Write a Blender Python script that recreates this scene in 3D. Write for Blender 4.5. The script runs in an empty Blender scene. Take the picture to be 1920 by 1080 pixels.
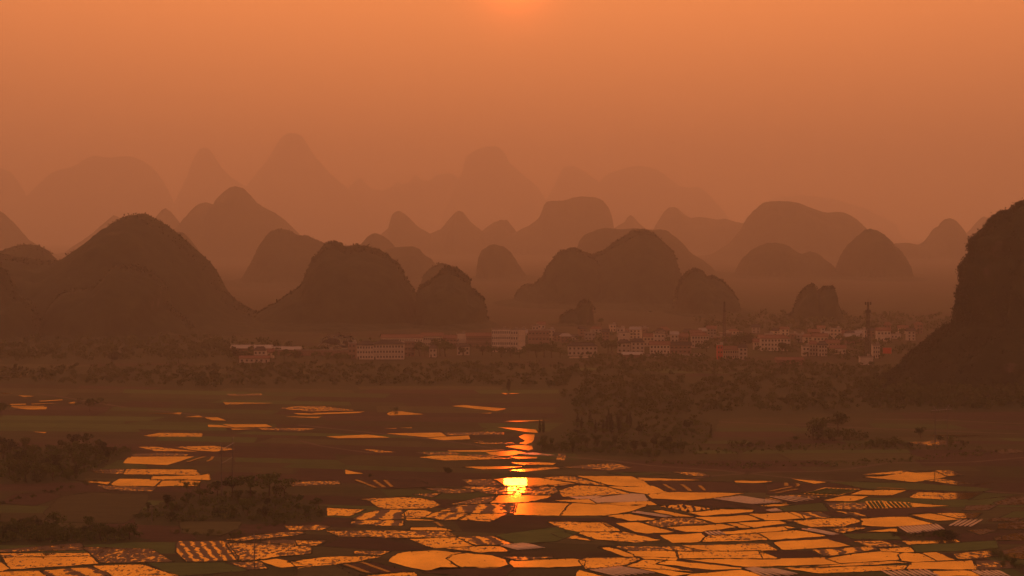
import bpy, math, random
import numpy as np
from mathutils import Vector

# ------------------------------------------------------------------ camera, sky, sun, exposure
S = bpy.context.scene
COL = S.collection
F, CH, HZ = 3600.0, 100.0, 435.0          # focal length in photo pixels, eye height, horizon row
TH = math.atan((540 - HZ) / F)
cam = bpy.data.objects.new('camera', bpy.data.cameras.new('camera'))
COL.objects.link(cam)
cam.location = (0, 0, CH)
cam.rotation_euler = (math.pi / 2 - TH, 0, 0)
cam.data.sensor_width = 36
cam.data.lens = 36 * F / 1920
cam.data.clip_start = 1
cam.data.clip_end = 40000
S.camera = cam

SUN_EL, SUN_AZ = math.radians(7.45), math.radians(0.1)
sundir = Vector((math.sin(SUN_AZ) * math.cos(SUN_EL), math.cos(SUN_AZ) * math.cos(SUN_EL), math.sin(SUN_EL)))
sl = bpy.data.lights.new('sun', 'SUN')
sl.energy = 0.09
sl.angle = math.radians(0.70)
sl.color = (1.0, 0.10, 0.025)
sun = bpy.data.objects.new('sun', sl)
COL.objects.link(sun)
sun.rotation_euler = (-sundir).to_track_quat('-Z', 'Y').to_euler()

W = bpy.data.worlds.new('World')
S.world = W
W.use_nodes = True
nt = W.node_tree
nt.nodes.clear()


def N(t, kind, **kw):
    n = t.nodes.new(kind)
    for k, v in kw.items():
        setattr(n, k, v)
    return n


def math_n(t, op, a, b=None, clamp=False):
    n = N(t, 'ShaderNodeMath', operation=op, use_clamp=clamp)
    for i, v in enumerate((a, b)):
        if v is None:
            continue
        if isinstance(v, (int, float)):
            n.inputs[i].default_value = v
        else:
            t.links.new(v, n.inputs[i])
    return n.outputs[0]


def ramp_n(t, fac, stops, interp='LINEAR'):
    r = N(t, 'ShaderNodeValToRGB')
    r.color_ramp.interpolation = interp
    e = r.color_ramp.elements
    while len(e) < len(stops):
        e.new(0.5)
    for el, (p, c) in zip(e, stops):
        el.position = p
        el.color = (c[0], c[1], c[2], 1)
    t.links.new(fac, r.inputs[0])
    return r.outputs[0]


def mixc(t, fac, a, b, blend='MIX'):
    m = N(t, 'ShaderNodeMix', data_type='RGBA', blend_type=blend)
    for v, i in ((fac, 0), (a, 6), (b, 7)):
        if isinstance(v, (int, float)):
            m.inputs[i].default_value = v
        elif isinstance(v, tuple):
            m.inputs[i].default_value = (v[0], v[1], v[2], 1)
        else:
            t.links.new(v, m.inputs[i])
    return m.outputs[2]


# smoggy evening sky: a dust veil that thins with height over a Nishita sky, brighter towards the sun
sky = N(nt, 'ShaderNodeTexSky', sky_type='NISHITA', sun_disc=False, sun_elevation=SUN_EL,
        sun_rotation=SUN_AZ, dust_density=8.0, air_density=2.0)
tc = N(nt, 'ShaderNodeTexCoord')
sep = N(nt, 'ShaderNodeSeparateXYZ')
nt.links.new(tc.outputs['Generated'], sep.inputs[0])
veil = ramp_n(nt, sep.outputs[2], [(0.0, (0.60, 0.156, 0.046)), (0.06, (0.68, 0.176, 0.052)),
                                   (0.16, (0.92, 0.246, 0.070)), (0.4, (0.76, 0.24, 0.09)), (1.0, (0.36, 0.19, 0.14))], 'EASE')
dt = N(nt, 'ShaderNodeVectorMath', operation='DOT_PRODUCT')
nt.links.new(tc.outputs['Generated'], dt.inputs[0])
dt.inputs[1].default_value = sundir
d01 = math_n(nt, 'MULTIPLY_ADD', dt.outputs['Value'], 0.5)
d01.node.inputs[2].default_value = 0.5
side = mixc(nt, d01, (0.43, 0.56, 0.95), (1.0, 1.0, 1.0))
veil2 = mixc(nt, 1.0, veil, side, 'MULTIPLY')
dpos = math_n(nt, 'MAXIMUM', dt.outputs['Value'], 0.0)
g1 = math_n(nt, 'MULTIPLY', math_n(nt, 'POWER', dpos, 4000), 0.9)
g2 = math_n(nt, 'MULTIPLY', math_n(nt, 'POWER', dpos, 12), 0.54)
glow = mixc(nt, 1.0, mixc(nt, 1.0, (1.0, 0.13, 0.02), g1, 'MULTIPLY'), mixc(nt, 1.0, (1.0, 0.30, 0.045), g2, 'MULTIPLY'), 'ADD')
g3 = math_n(nt, 'MULTIPLY', math_n(nt, 'POWER', dpos, 20000), 3.0)
glow = mixc(nt, 1.0, glow, mixc(nt, 1.0, (1.0, 0.10, 0.005), g3, 'MULTIPLY'), 'ADD')
veil3 = mixc(nt, 1.0, veil2, glow, 'ADD')
bgv = N(nt, 'ShaderNodeBackground')
nt.links.new(veil3, bgv.inputs[0])
bgv.inputs[1].default_value = 1.36
bgs = N(nt, 'ShaderNodeBackground')
nt.links.new(sky.outputs[0], bgs.inputs[0])
bgs.inputs[1].default_value = 0.05
thin = ramp_n(nt, sep.outputs[2], [(0.25, (0, 0, 0)), (1.0, (0.2, 0.2, 0.2))])
mxs = N(nt, 'ShaderNodeMixShader')
nt.links.new(thin, mxs.inputs[0])
nt.links.new(bgv.outputs[0], mxs.inputs[1])
nt.links.new(bgs.outputs[0], mxs.inputs[2])
wo = N(nt, 'ShaderNodeOutputWorld')
nt.links.new(mxs.outputs[0], wo.inputs[0])

S.view_settings.view_transform = 'Standard'
S.view_settings.look = 'None'
S.view_settings.gamma = 1
S.view_settings.use_curve_mapping = False
S.view_settings.exposure = 0.0
S.cycles.use_denoising = True
S.cycles.max_bounces = 5
S.cycles.diffuse_bounces = 2
S.cycles.glossy_bounces = 2
S.cycles.volume_bounces = 1
S.cycles.transparent_max_bounces = 8
S.cycles.sample_clamp_indirect = 4.0

HAZE_DENSITY, HAZE_G = 1.72e-4, 0.64

# ------------------------------------------------------------------ helpers
rng = np.random.default_rng(7)
random.seed(7)


def ray(px, py):
    cx, cy = (px - 960) / F, (540 - py) / F
    return Vector((cx, math.cos(TH) + cy * math.sin(TH), -math.sin(TH) + cy * math.cos(TH)))


def gp(px, py, z=0.0):                     # where a pixel's ray meets the level z
    d = ray(px, py)
    t = (z - CH) / d.z
    return Vector((d.x * t, d.y * t, z))


def at(px, py, dist):                      # the point on a pixel's ray at a given distance
    d = ray(px, py)
    t = dist / d.y
    return Vector((d.x * t, dist, CH + d.z * t))


def mesh_np(name, V, faces):
    """faces: an int array (n,k) or a list of index lists"""
    me = bpy.data.meshes.new(name)
    V = np.asarray(V, dtype=np.float32)
    if isinstance(faces, np.ndarray):
        n, k = faces.shape
        me.vertices.add(len(V))
        me.vertices.foreach_set('co', V.ravel())
        me.loops.add(n * k)
        me.loops.foreach_set('vertex_index', faces.astype(np.int32).ravel())
        me.polygons.add(n)
        me.polygons.foreach_set('loop_start', (np.arange(n) * k).astype(np.int32))
        me.polygons.foreach_set('loop_total', np.full(n, k, dtype=np.int32))
        me.update(calc_edges=True)
    else:
        me.from_pydata([tuple(map(float, v)) for v in V], [], faces)
        me.update()
    return me


def obj(name, me, mat=None, parent=None, smooth=False):
    o = bpy.data.objects.new(name, me)
    if mat is not None and not me.materials:
        me.materials.append(mat)
    if smooth:
        me.polygons.foreach_set('use_smooth', np.ones(len(me.polygons), dtype=bool))
    COL.objects.link(o)
    if parent is not None:
        o.parent = parent
    return o


def empty(name, loc, rz=0.0):
    o = bpy.data.objects.new(name, None)
    o.empty_display_size = 1
    o.location = loc
    o.rotation_euler = (0, 0, rz)
    COL.objects.link(o)
    return o


def tag(o, label=None, cat=None, group=None, kind=None):
    for k, v in (('label', label), ('category', cat), ('group', group), ('kind', kind)):
        if v:
            o[k] = v
    return o


class MB:                                   # collects simple solids into one mesh
    def __init__(self):
        self.v, self.f = [], []

    def add(self, v, f):
        b = len(self.v)
        self.v += [tuple(p) for p in v]
        self.f += [[i + b for i in q] for q in f]

    def box(self, x0, x1, y0, y1, z0, z1):
        self.add([(x0, y0, z0), (x1, y0, z0), (x1, y1, z0), (x0, y1, z0), (x0, y0, z1), (x1, y0, z1), (x1, y1, z1), (x0, y1, z1)],
                 [[0, 3, 2, 1], [4, 5, 6, 7], [0, 1, 5, 4], [1, 2, 6, 5], [2, 3, 7, 6], [3, 0, 4, 7]])

    def bar(self, a, b, r0, r1=None, n=6):
        r1 = r0 if r1 is None else r1
        a, b = Vector(a), Vector(b)
        d = (b - a).normalized()
        u = d.orthogonal().normalized()
        w = d.cross(u)
        v = []
        for p, r in ((a, r0), (b, r1)):
            for i in range(n):
                t = 2 * math.pi * i / n
                v.append(p + u * (r * math.cos(t)) + w * (r * math.sin(t)))
        f = [[i, (i + 1) % n, n + (i + 1) % n, n + i] for i in range(n)]
        f += [list(range(n))[::-1], list(range(n, 2 * n))]
        self.add(v, f)

    def mesh(self, name):
        return mesh_np(name, self.v, self.f)


def _hash(ix, iy, s):
    h = (ix.astype(np.int64) * 374761393 + iy.astype(np.int64) * 668265263 + s * 1442695041) & 0x7fffffff
    h = ((h ^ (h >> 13)) * 1274126177) & 0x7fffffff
    return ((h ^ (h >> 16)) & 0xffff) / 65535.0


def vnoise(x, y, s=0):
    x, y = np.asarray(x, dtype=float), np.asarray(y, dtype=float)
    ix, iy = np.floor(x).astype(int), np.floor(y).astype(int)
    fx, fy = x - ix, y - iy
    fx, fy = fx * fx * (3 - 2 * fx), fy * fy * (3 - 2 * fy)
    a, b = _hash(ix, iy, s), _hash(ix + 1, iy, s)
    c, d = _hash(ix, iy + 1, s), _hash(ix + 1, iy + 1, s)
    return (a * (1 - fx) + b * fx) * (1 - fy) + (c * (1 - fx) + d * fx) * fy


def fbm(x, y, s=0, o=4):
    r, a, t = 0, 0.5, 0
    for i in range(o):
        r = r + a * vnoise(x * 2 ** i, y * 2 ** i, s + i * 17)
        t += a
        a *= 0.5
    return r / t


# ------------------------------------------------------------------ materials
def mat(name):
    m = bpy.data.materials.new(name)
    m.use_nodes = True
    m.node_tree.nodes.clear()
    out = N(m.node_tree, 'ShaderNodeOutputMaterial')
    return m, m.node_tree, out


def pos(t):
    g = N(t, 'ShaderNodeNewGeometry')
    return g.outputs['Position'], g.outputs['Normal']


def scaled(t, v, s):
    m = N(t, 'ShaderNodeVectorMath', operation='MULTIPLY')
    t.links.new(v, m.inputs[0])
    m.inputs[1].default_value = s
    return m.outputs[0]


def noise(t, v, scale, detail=3, rough=0.55):
    n = N(t, 'ShaderNodeTexNoise')
    t.links.new(v, n.inputs['Vector'])
    n.inputs['Scale'].default_value = scale
    n.inputs['Detail'].default_value = detail
    n.inputs['Roughness'].default_value = rough
    return n.outputs['Fac']


def bsdf(t, out, col, rough=0.9, spec=0.2, bump=None, dist=0.3):
    b = N(t, 'ShaderNodeBsdfPrincipled')
    if isinstance(col, tuple):
        b.inputs['Base Color'].default_value = (*col, 1)
    else:
        t.links.new(col, b.inputs['Base Color'])
    b.inputs['Roughness'].default_value = rough
    b.inputs['Specular IOR Level'].default_value = spec
    if bump is not None:
        bm = N(t, 'ShaderNodeBump')
        bm.inputs['Strength'].default_value = 0.6
        bm.inputs['Distance'].default_value = dist
        t.links.new(bump, bm.inputs['Height'])
        t.links.new(bm.outputs[0], b.inputs['Normal'])
    t.links.new(b.outputs[0], out.inputs[0])
    return b


def simple(name, c0, c1, scale, rough=0.9, spec=0.15, obj_rand=0.0, stretch=(1, 1, 1), bump=0.2):
    m, t, out = mat(name)
    p, _ = pos(t)
    v = scaled(t, p, stretch)
    n = math_n(t, 'ADD', math_n(t, 'MULTIPLY', noise(t, v, scale, 4), 0.55), math_n(t, 'MULTIPLY', noise(t, v, scale * 5.5, 3), 0.45))
    c = ramp_n(t, n, [(0.36, c0), (0.64, c1)])
    if obj_rand:
        oi = N(t, 'ShaderNodeObjectInfo')
        h = math_n(t, 'MULTIPLY_ADD', oi.outputs['Random'], obj_rand)
        h.node.inputs[2].default_value = 1 - obj_rand / 2
        c = mixc(t, 1.0, c, h, 'MULTIPLY')
    bsdf(t, out, c, rough, spec, n if bump else None, bump)
    return m


M = {}
M['soil'] = simple('field_soil', (0.028, 0.016, 0.011), (0.066, 0.036, 0.023), 0.25, obj_rand=0.5, stretch=(0.5, 1, 1))
M['crop'] = simple('green_crop', (0.040, 0.072, 0.016), (0.080, 0.120, 0.028), 0.3, obj_rand=0.5, stretch=(0.4, 1, 1))
M['olive'] = simple('olive_stubble', (0.040, 0.044, 0.014), (0.074, 0.072, 0.024), 0.2, obj_rand=0.5, stretch=(0.4, 1, 1))
M['bund'] = simple('grassy_bund', (0.022, 0.026, 0.010), (0.050, 0.048, 0.020), 0.7, bump=0.3)
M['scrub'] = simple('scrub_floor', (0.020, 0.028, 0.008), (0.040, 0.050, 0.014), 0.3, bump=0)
M['track'] = simple('dirt_track', (0.085, 0.06, 0.04), (0.13, 0.09, 0.06), 0.4)
M['leaf'] = simple('leaf_green', (0.042, 0.070, 0.015), (0.090, 0.118, 0.028), 0.35, obj_rand=0.6, bump=0)
M['leaf_far'] = simple('leaf_far', (0.042, 0.064, 0.015), (0.085, 0.106, 0.028), 0.12, bump=0)
M['leaf_dark'] = simple('leaf_dark', (0.018, 0.028, 0.012), (0.040, 0.054, 0.020), 0.3, obj_rand=0.5, bump=0)
M['bark'] = simple('bark', (0.05, 0.035, 0.025), (0.09, 0.065, 0.045), 2.0)
M['white_wall'] = simple('whitewashed_wall', (0.46, 0.41, 0.34), (0.62, 0.56, 0.47), 0.4, 0.8, obj_rand=0.25, bump=0)
M['cream_wall'] = simple('cream_wall', (0.50, 0.42, 0.32), (0.62, 0.54, 0.42), 0.4, 0.8, obj_rand=0.25, bump=0)
M['brown_wall'] = simple('brick_wall', (0.20, 0.13, 0.10), (0.30, 0.20, 0.15), 0.6, 0.9, obj_rand=0.3, bump=0)
M['grey_wall'] = simple('grey_wall', (0.32, 0.29, 0.26), (0.42, 0.38, 0.34), 0.5, 0.9, obj_rand=0.3, bump=0)
M['red_wall'] = simple('red_board', (0.50, 0.06, 0.04), (0.62, 0.09, 0.06), 0.5, 0.6, bump=0)
M['dark_roof'] = simple('dark_tile_roof', (0.040, 0.033, 0.030), (0.075, 0.060, 0.052), 0.8, 0.8, bump=0)
M['red_roof'] = simple('clay_tile_roof', (0.16, 0.075, 0.05), (0.24, 0.12, 0.08), 0.8, 0.8, bump=0)
M['pale_roof'] = simple('pale_sheet_roof', (0.24, 0.21, 0.18), (0.33, 0.29, 0.25), 0.5, 0.5, 0.4, bump=0)
M['glass'] = simple('window_glass', (0.025, 0.022, 0.020), (0.045, 0.040, 0.036), 0.4, 0.25, 0.4, bump=0)
M['steel'] = simple('galvanised_steel', (0.22, 0.21, 0.20), (0.30, 0.28, 0.27), 2.0, 0.5, 0.5, bump=0)
M['tower_steel'] = simple('dark_tower_steel', (0.035, 0.033, 0.031), (0.06, 0.056, 0.052), 2.0, 0.6, 0.3, bump=0)
M['concrete'] = simple('pole_concrete', (0.10, 0.09, 0.08), (0.15, 0.135, 0.12), 1.0, 0.8, bump=0)
M['dark_wood'] = simple('weathered_timber', (0.04, 0.03, 0.025), (0.07, 0.05, 0.04), 2.0, 0.9, bump=0)
M['mud'] = simple('wet_mud', (0.035, 0.022, 0.015), (0.065, 0.042, 0.028), 0.8, 0.6, 0.4)

# plastic film over seedbeds
m, t, out = mat('plastic_film')
p, _ = pos(t)
n = noise(t, p, 0.8, 4)
bsdf(t, out, ramp_n(t, n, [(0.3, (0.56, 0.40, 0.24)), (0.7, (0.86, 0.66, 0.40))]), 0.16, 1.0, n, 0.25)
fb = out.inputs[0].links[0].from_node
tl = N(t, 'ShaderNodeBsdfTranslucent')
tl.inputs['Color'].default_value = (0.85, 0.68, 0.42, 1)
fm = N(t, 'ShaderNodeMixShader')
fm.inputs[0].default_value = 0.30
t.links.new(fb.outputs[0], fm.inputs[1])
t.links.new(tl.outputs[0], fm.inputs[2])
t.links.new(fm.outputs[0], out.inputs[0])
M['film'] = m

# flooded paddy: still muddy water with clods breaking the surface
m, t, out = mat('paddy_water')
p, _ = pos(t)
am = N(t, 'ShaderNodeAttribute', attribute_type='OBJECT', attribute_name='mud').outputs['Fac']
aa = N(t, 'ShaderNodeAttribute', attribute_type='OBJECT', attribute_name='furrow').outputs['Vector']
az = N(t, 'ShaderNodeAttribute', attribute_type='OBJECT', attribute_name='ridge').outputs['Fac']
big = noise(t, scaled(t, p, (1, 1, 0)), 0.10, 3)
fine = noise(t, scaled(t, p, (1, 0.45, 0)), 0.62, 5, 0.66)
fine = math_n(t, 'MULTIPLY_ADD', fine, 1.5)
fine.node.inputs[2].default_value = -0.25
du = N(t, 'ShaderNodeVectorMath', operation='DOT_PRODUCT')
t.links.new(p, du.inputs[0])
t.links.new(aa, du.inputs[1])
ph = math_n(t, 'ADD', du.outputs['Value'], math_n(t, 'MULTIPLY', big, 1.1))
st = math_n(t, 'SINE', math_n(t, 'MULTIPLY', ph, 6.2832))
fld = math_n(t, 'ADD', math_n(t, 'MULTIPLY', fine, 0.62), math_n(t, 'MULTIPLY', big, 0.38))
fld = math_n(t, 'ADD', fld, math_n(t, 'MULTIPLY', st, math_n(t, 'MULTIPLY', az, 0.20)))
lim = math_n(t, 'SUBTRACT', 0.775, math_n(t, 'MULTIPLY', am, 0.45))
clod = math_n(t, 'MULTIPLY', math_n(t, 'SUBTRACT', fld, lim), 15.0, True)
fr = N(t, 'ShaderNodeFresnel')
fr.inputs['IOR'].default_value = 1.33
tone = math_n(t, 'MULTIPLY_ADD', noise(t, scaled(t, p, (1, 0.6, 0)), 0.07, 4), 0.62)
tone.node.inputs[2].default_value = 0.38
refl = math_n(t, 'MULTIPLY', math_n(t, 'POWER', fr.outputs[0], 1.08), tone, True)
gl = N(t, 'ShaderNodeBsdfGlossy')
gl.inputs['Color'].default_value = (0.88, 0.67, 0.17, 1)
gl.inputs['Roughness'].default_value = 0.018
rip = noise(t, scaled(t, p, (0.6, 1, 0)), 1.6, 3)
bp = N(t, 'ShaderNodeBump')
bp.inputs['Strength'].default_value = 0.03
bp.inputs['Distance'].default_value = 0.02
t.links.new(rip, bp.inputs['Height'])
t.links.new(bp.outputs[0], gl.inputs['Normal'])
gw = N(t, 'ShaderNodeBsdfGlossy')
gw.inputs['Color'].default_value = (0.88, 0.67, 0.17, 1)
gw.inputs['Roughness'].default_value = 0.10
t.links.new(bp.outputs[0], gw.inputs['Normal'])
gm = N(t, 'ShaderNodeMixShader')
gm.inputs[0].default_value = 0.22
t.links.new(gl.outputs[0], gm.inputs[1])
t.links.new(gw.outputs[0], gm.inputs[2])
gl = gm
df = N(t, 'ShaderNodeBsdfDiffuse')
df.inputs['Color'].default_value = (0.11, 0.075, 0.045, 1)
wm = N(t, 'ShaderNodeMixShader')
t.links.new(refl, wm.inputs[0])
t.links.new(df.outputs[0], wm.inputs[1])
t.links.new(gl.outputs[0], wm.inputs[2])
md = N(t, 'ShaderNodeBsdfPrincipled')
md.inputs['Base Color'].default_value = (0.055, 0.030, 0.014, 1)
md.inputs['Roughness'].default_value = 0.6
md.inputs['Specular IOR Level'].default_value = 0.2
b2 = N(t, 'ShaderNodeBump')
b2.inputs['Distance'].default_value = 0.25
t.links.new(fine, b2.inputs['Height'])
t.links.new(b2.outputs[0], md.inputs['Normal'])
mm = N(t, 'ShaderNodeMixShader')
t.links.new(clod, mm.inputs[0])
t.links.new(wm.outputs[0], mm.inputs[1])
t.links.new(md.outputs[0], mm.inputs[2])
t.links.new(mm.outputs[0], out.inputs[0])
M['water'] = m

# ground: a patchwork of plots too far to tell apart
m, t, out = mat('plain_ground')
p, _ = pos(t)
vo = N(t, 'ShaderNodeTexVoronoi')
t.links.new(scaled(t, p, (0.010, 0.030, 0)), vo.inputs['Vector'])
vo.inputs['Scale'].default_value = 1.0
sc = N(t, 'ShaderNodeSeparateColor')
t.links.new(vo.outputs['Color'], sc.inputs[0])
c = ramp_n(t, sc.outputs[0], [(0.15, (0.040, 0.026, 0.016)), (0.40, (0.050, 0.050, 0.018)), (0.75, (0.040, 0.062, 0.016)), (0.95, (0.068, 0.050, 0.028))])
n = noise(t, scaled(t, p, (0.4, 1, 1)), 0.12, 5)
c = mixc(t, 0.55, c, ramp_n(t, n, [(0.3, (0.03, 0.03, 0.013)), (0.7, (0.075, 0.066, 0.032))]))
bsdf(t, out, c, 0.95, 0.1, n, 0.6)
M['ground'] = m

# karst: scrub forest with pale limestone where it is sheer
m, t, out = mat('karst_scrub')
p, nn = pos(t)
sz = N(t, 'ShaderNodeSeparateXYZ')
t.links.new(nn, sz.inputs[0])
n1 = noise(t, p, 0.06, 5)
green = ramp_n(t, n1, [(0.3, (0.018, 0.026, 0.010)), (0.7, (0.046, 0.054, 0.022))])
streak = noise(t, scaled(t, p, (0.16, 0.16, 0.018)), 1.0, 4, 0.6)
rock = ramp_n(t, streak, [(0.35, (0.05, 0.042, 0.034)), (0.62, (0.15, 0.12, 0.095))])
steep = math_n(t, 'MULTIPLY', math_n(t, 'SUBTRACT', 0.30, math_n(t, 'ABSOLUTE', sz.outputs[2])), 6.0, True)
patch = math_n(t, 'MULTIPLY', math_n(t, 'SUBTRACT', noise(t, scaled(t, p, (1, 1, 0.5)), 0.022, 3), 0.54), 12.0, True)
bare = math_n(t, 'MULTIPLY', steep, patch)
bsdf(t, out, mixc(t, bare, green, rock), 0.95, 0.1, n1, 2.0)
M['karst'] = m

# ------------------------------------------------------------------ the plain and the hills
V = [(-11000, -60, 0), (11000, -60, 0), (11000, 25500, 0), (-11000, 25500, 0)]
ground = tag(obj('ground', mesh_np('ground', V, [[0, 1, 2, 3]]), M['ground']), kind='structure')


def hill(pts, D, depth=None, bump=3.0, seed=1, foot=0.55, nx=None, ny=30, cover=0, label=None):
    """pts: photo pixels of the skyline from one foot to the other; D: distance of the skyline"""
    w = [at(a, b, D) for a, b in pts]
    xs, zs = np.array([q.x for q in w]), np.array([q.z for q in w])
    for e, sgn in ((0, -1), (-1, 1)):       # run the two ends down to the plain
        x, z = xs[e], max(zs[e], 0.5)
        run = z * foot
        add = [(x + sgn * run * f, z * (1 - f) ** 1.6 - 2 * f) for f in (0.35, 0.7, 1.0)]
        if sgn < 0:
            xs, zs = np.concatenate([[a for a, _ in add[::-1]], xs]), np.concatenate([[b for _, b in add[::-1]], zs])
        else:
            xs, zs = np.concatenate([xs, [a for a, _ in add]]), np.concatenate([zs, [b for _, b in add]])
    x0, x1 = xs[0], xs[-1]
    R = depth or 0.42 * (x1 - x0)
    nx = nx or int(min(220, max(60, (x1 - x0) / 3.0)))
    gx = np.linspace(x0, x1, nx)
    cx = float(np.sum(gx * np.interp(gx, xs, zs).clip(0)) / np.sum(np.interp(gx, xs, zs).clip(0.01)))
    xm, hw, Hm = (x0 + x1) / 2, (x1 - x0) / 2, float(zs.max())
    gx = np.linspace(xm - 1.35 * hw, xm + 1.35 * hw, int(nx * 1.35))
    nx = len(gx)
    vv = np.linspace(-1.6, 1.6, int(ny * 1.6) * 2 + 1)
    ny = int(ny * 1.6)
    GX, GV = np.meshgrid(gx, vv)
    GC = np.clip(np.abs(GV), 0, 1)
    wid = np.sqrt(np.clip(1 - GC ** 2.3, 0.02, 1))
    src = cx + (GX - cx) / wid
    base = np.interp(src, xs, zs, left=-2, right=-2)
    prof = (1 - GC ** 2.6) ** 0.85
    YY = D + GV * R
    rel = 1 - 0.30 * fbm(GX / 60 + 5, YY / 60, seed) * np.clip(np.abs(GV) * 3, 0, 1)
    Z = base * prof * rel
    k = np.clip(base / 25, 0, 1)
    Z = Z + k * bump * 0.9 * (fbm(GX / (bump * 1.8), YY / (bump * 1.8), seed + 3, 3) - 0.45)
    XX = GX + k * bump * 1.2 * (vnoise(Z / 6, YY / 9, seed + 9) - 0.5)
    Z = np.where(base <= -1.9, -2, Z)
    ell = np.sqrt(((GX - xm) / (hw * 1.32)) ** 2 + (GV / 1.55) ** 2)
    tal = 0.20 * Hm * np.clip(1 - ell, 0, 1) ** 1.3 * (0.5 + fbm(GX / 45, YY / 45, seed + 5, 3)) + 5 * np.clip(1 - ell, 0, .2) * fbm(GX / 7, YY / 9, seed + 6, 2) * 3 - 1.2
    Z = np.maximum(Z, tal)
    P = np.stack([XX, YY, Z], -1).reshape(-1, 3)
    r, c = 2 * ny + 1, nx
    I = np.arange(r * c).reshape(r, c)
    Q = np.stack([I[:-1, :-1], I[:-1, 1:], I[1:, 1:], I[1:, :-1]], -1).reshape(-1, 4)
    keep = (P[Q][:, :, 2].max(1) > -1.0)
    o = tag(obj('karst_hill', mesh_np('karst_hill', P, Q[keep]), M['karst']), kind='structure', label=label)
    if cover:
        sel = np.where((np.abs(GV.ravel()) < 0.16) & (P[:, 2] > 6))[0]
        cover = cover // 4
        ids = rng.choice(sel, cover)
        leafcards('tree_cover', P[ids] + rng.normal(0, 0.8, (cover, 3)), 0.8, 2.0, M['leaf_dark'], o)
    return o


def cards(C, smin, smax, g=None):
    """leaf-sized quads at the points C"""
    g = g or rng
    n = len(C)
    a = g.normal(0, 1, (n, 3))
    a /= np.linalg.norm(a, axis=1)[:, None]
    b = np.cross(a, g.normal(0, 1, (n, 3)))
    b /= np.linalg.norm(b, axis=1)[:, None] + 1e-9
    s = g.uniform(smin, smax, (n, 1))
    s2 = s * g.uniform(0.5, 0.9, (n, 1))
    P = np.stack([C - a * s, C + b * s2, C + a * s, C - b * s2], 1).reshape(-1, 3)
    return P, np.arange(4 * n).reshape(n, 4)


def leafcards(name, C, smin, smax, m_, parent=None):
    P, Q = cards(C, smin, smax)
    o = obj(name, mesh_np(name, P, Q), m_, parent)
    o['kind'] = 'stuff'
    return o


def zz(s, ox=0, oy=0, k=1.0):
    return [(ox + k * float(a), oy + k * float(b)) for a, b in (q.split(',') for q in s.split())]


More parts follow.
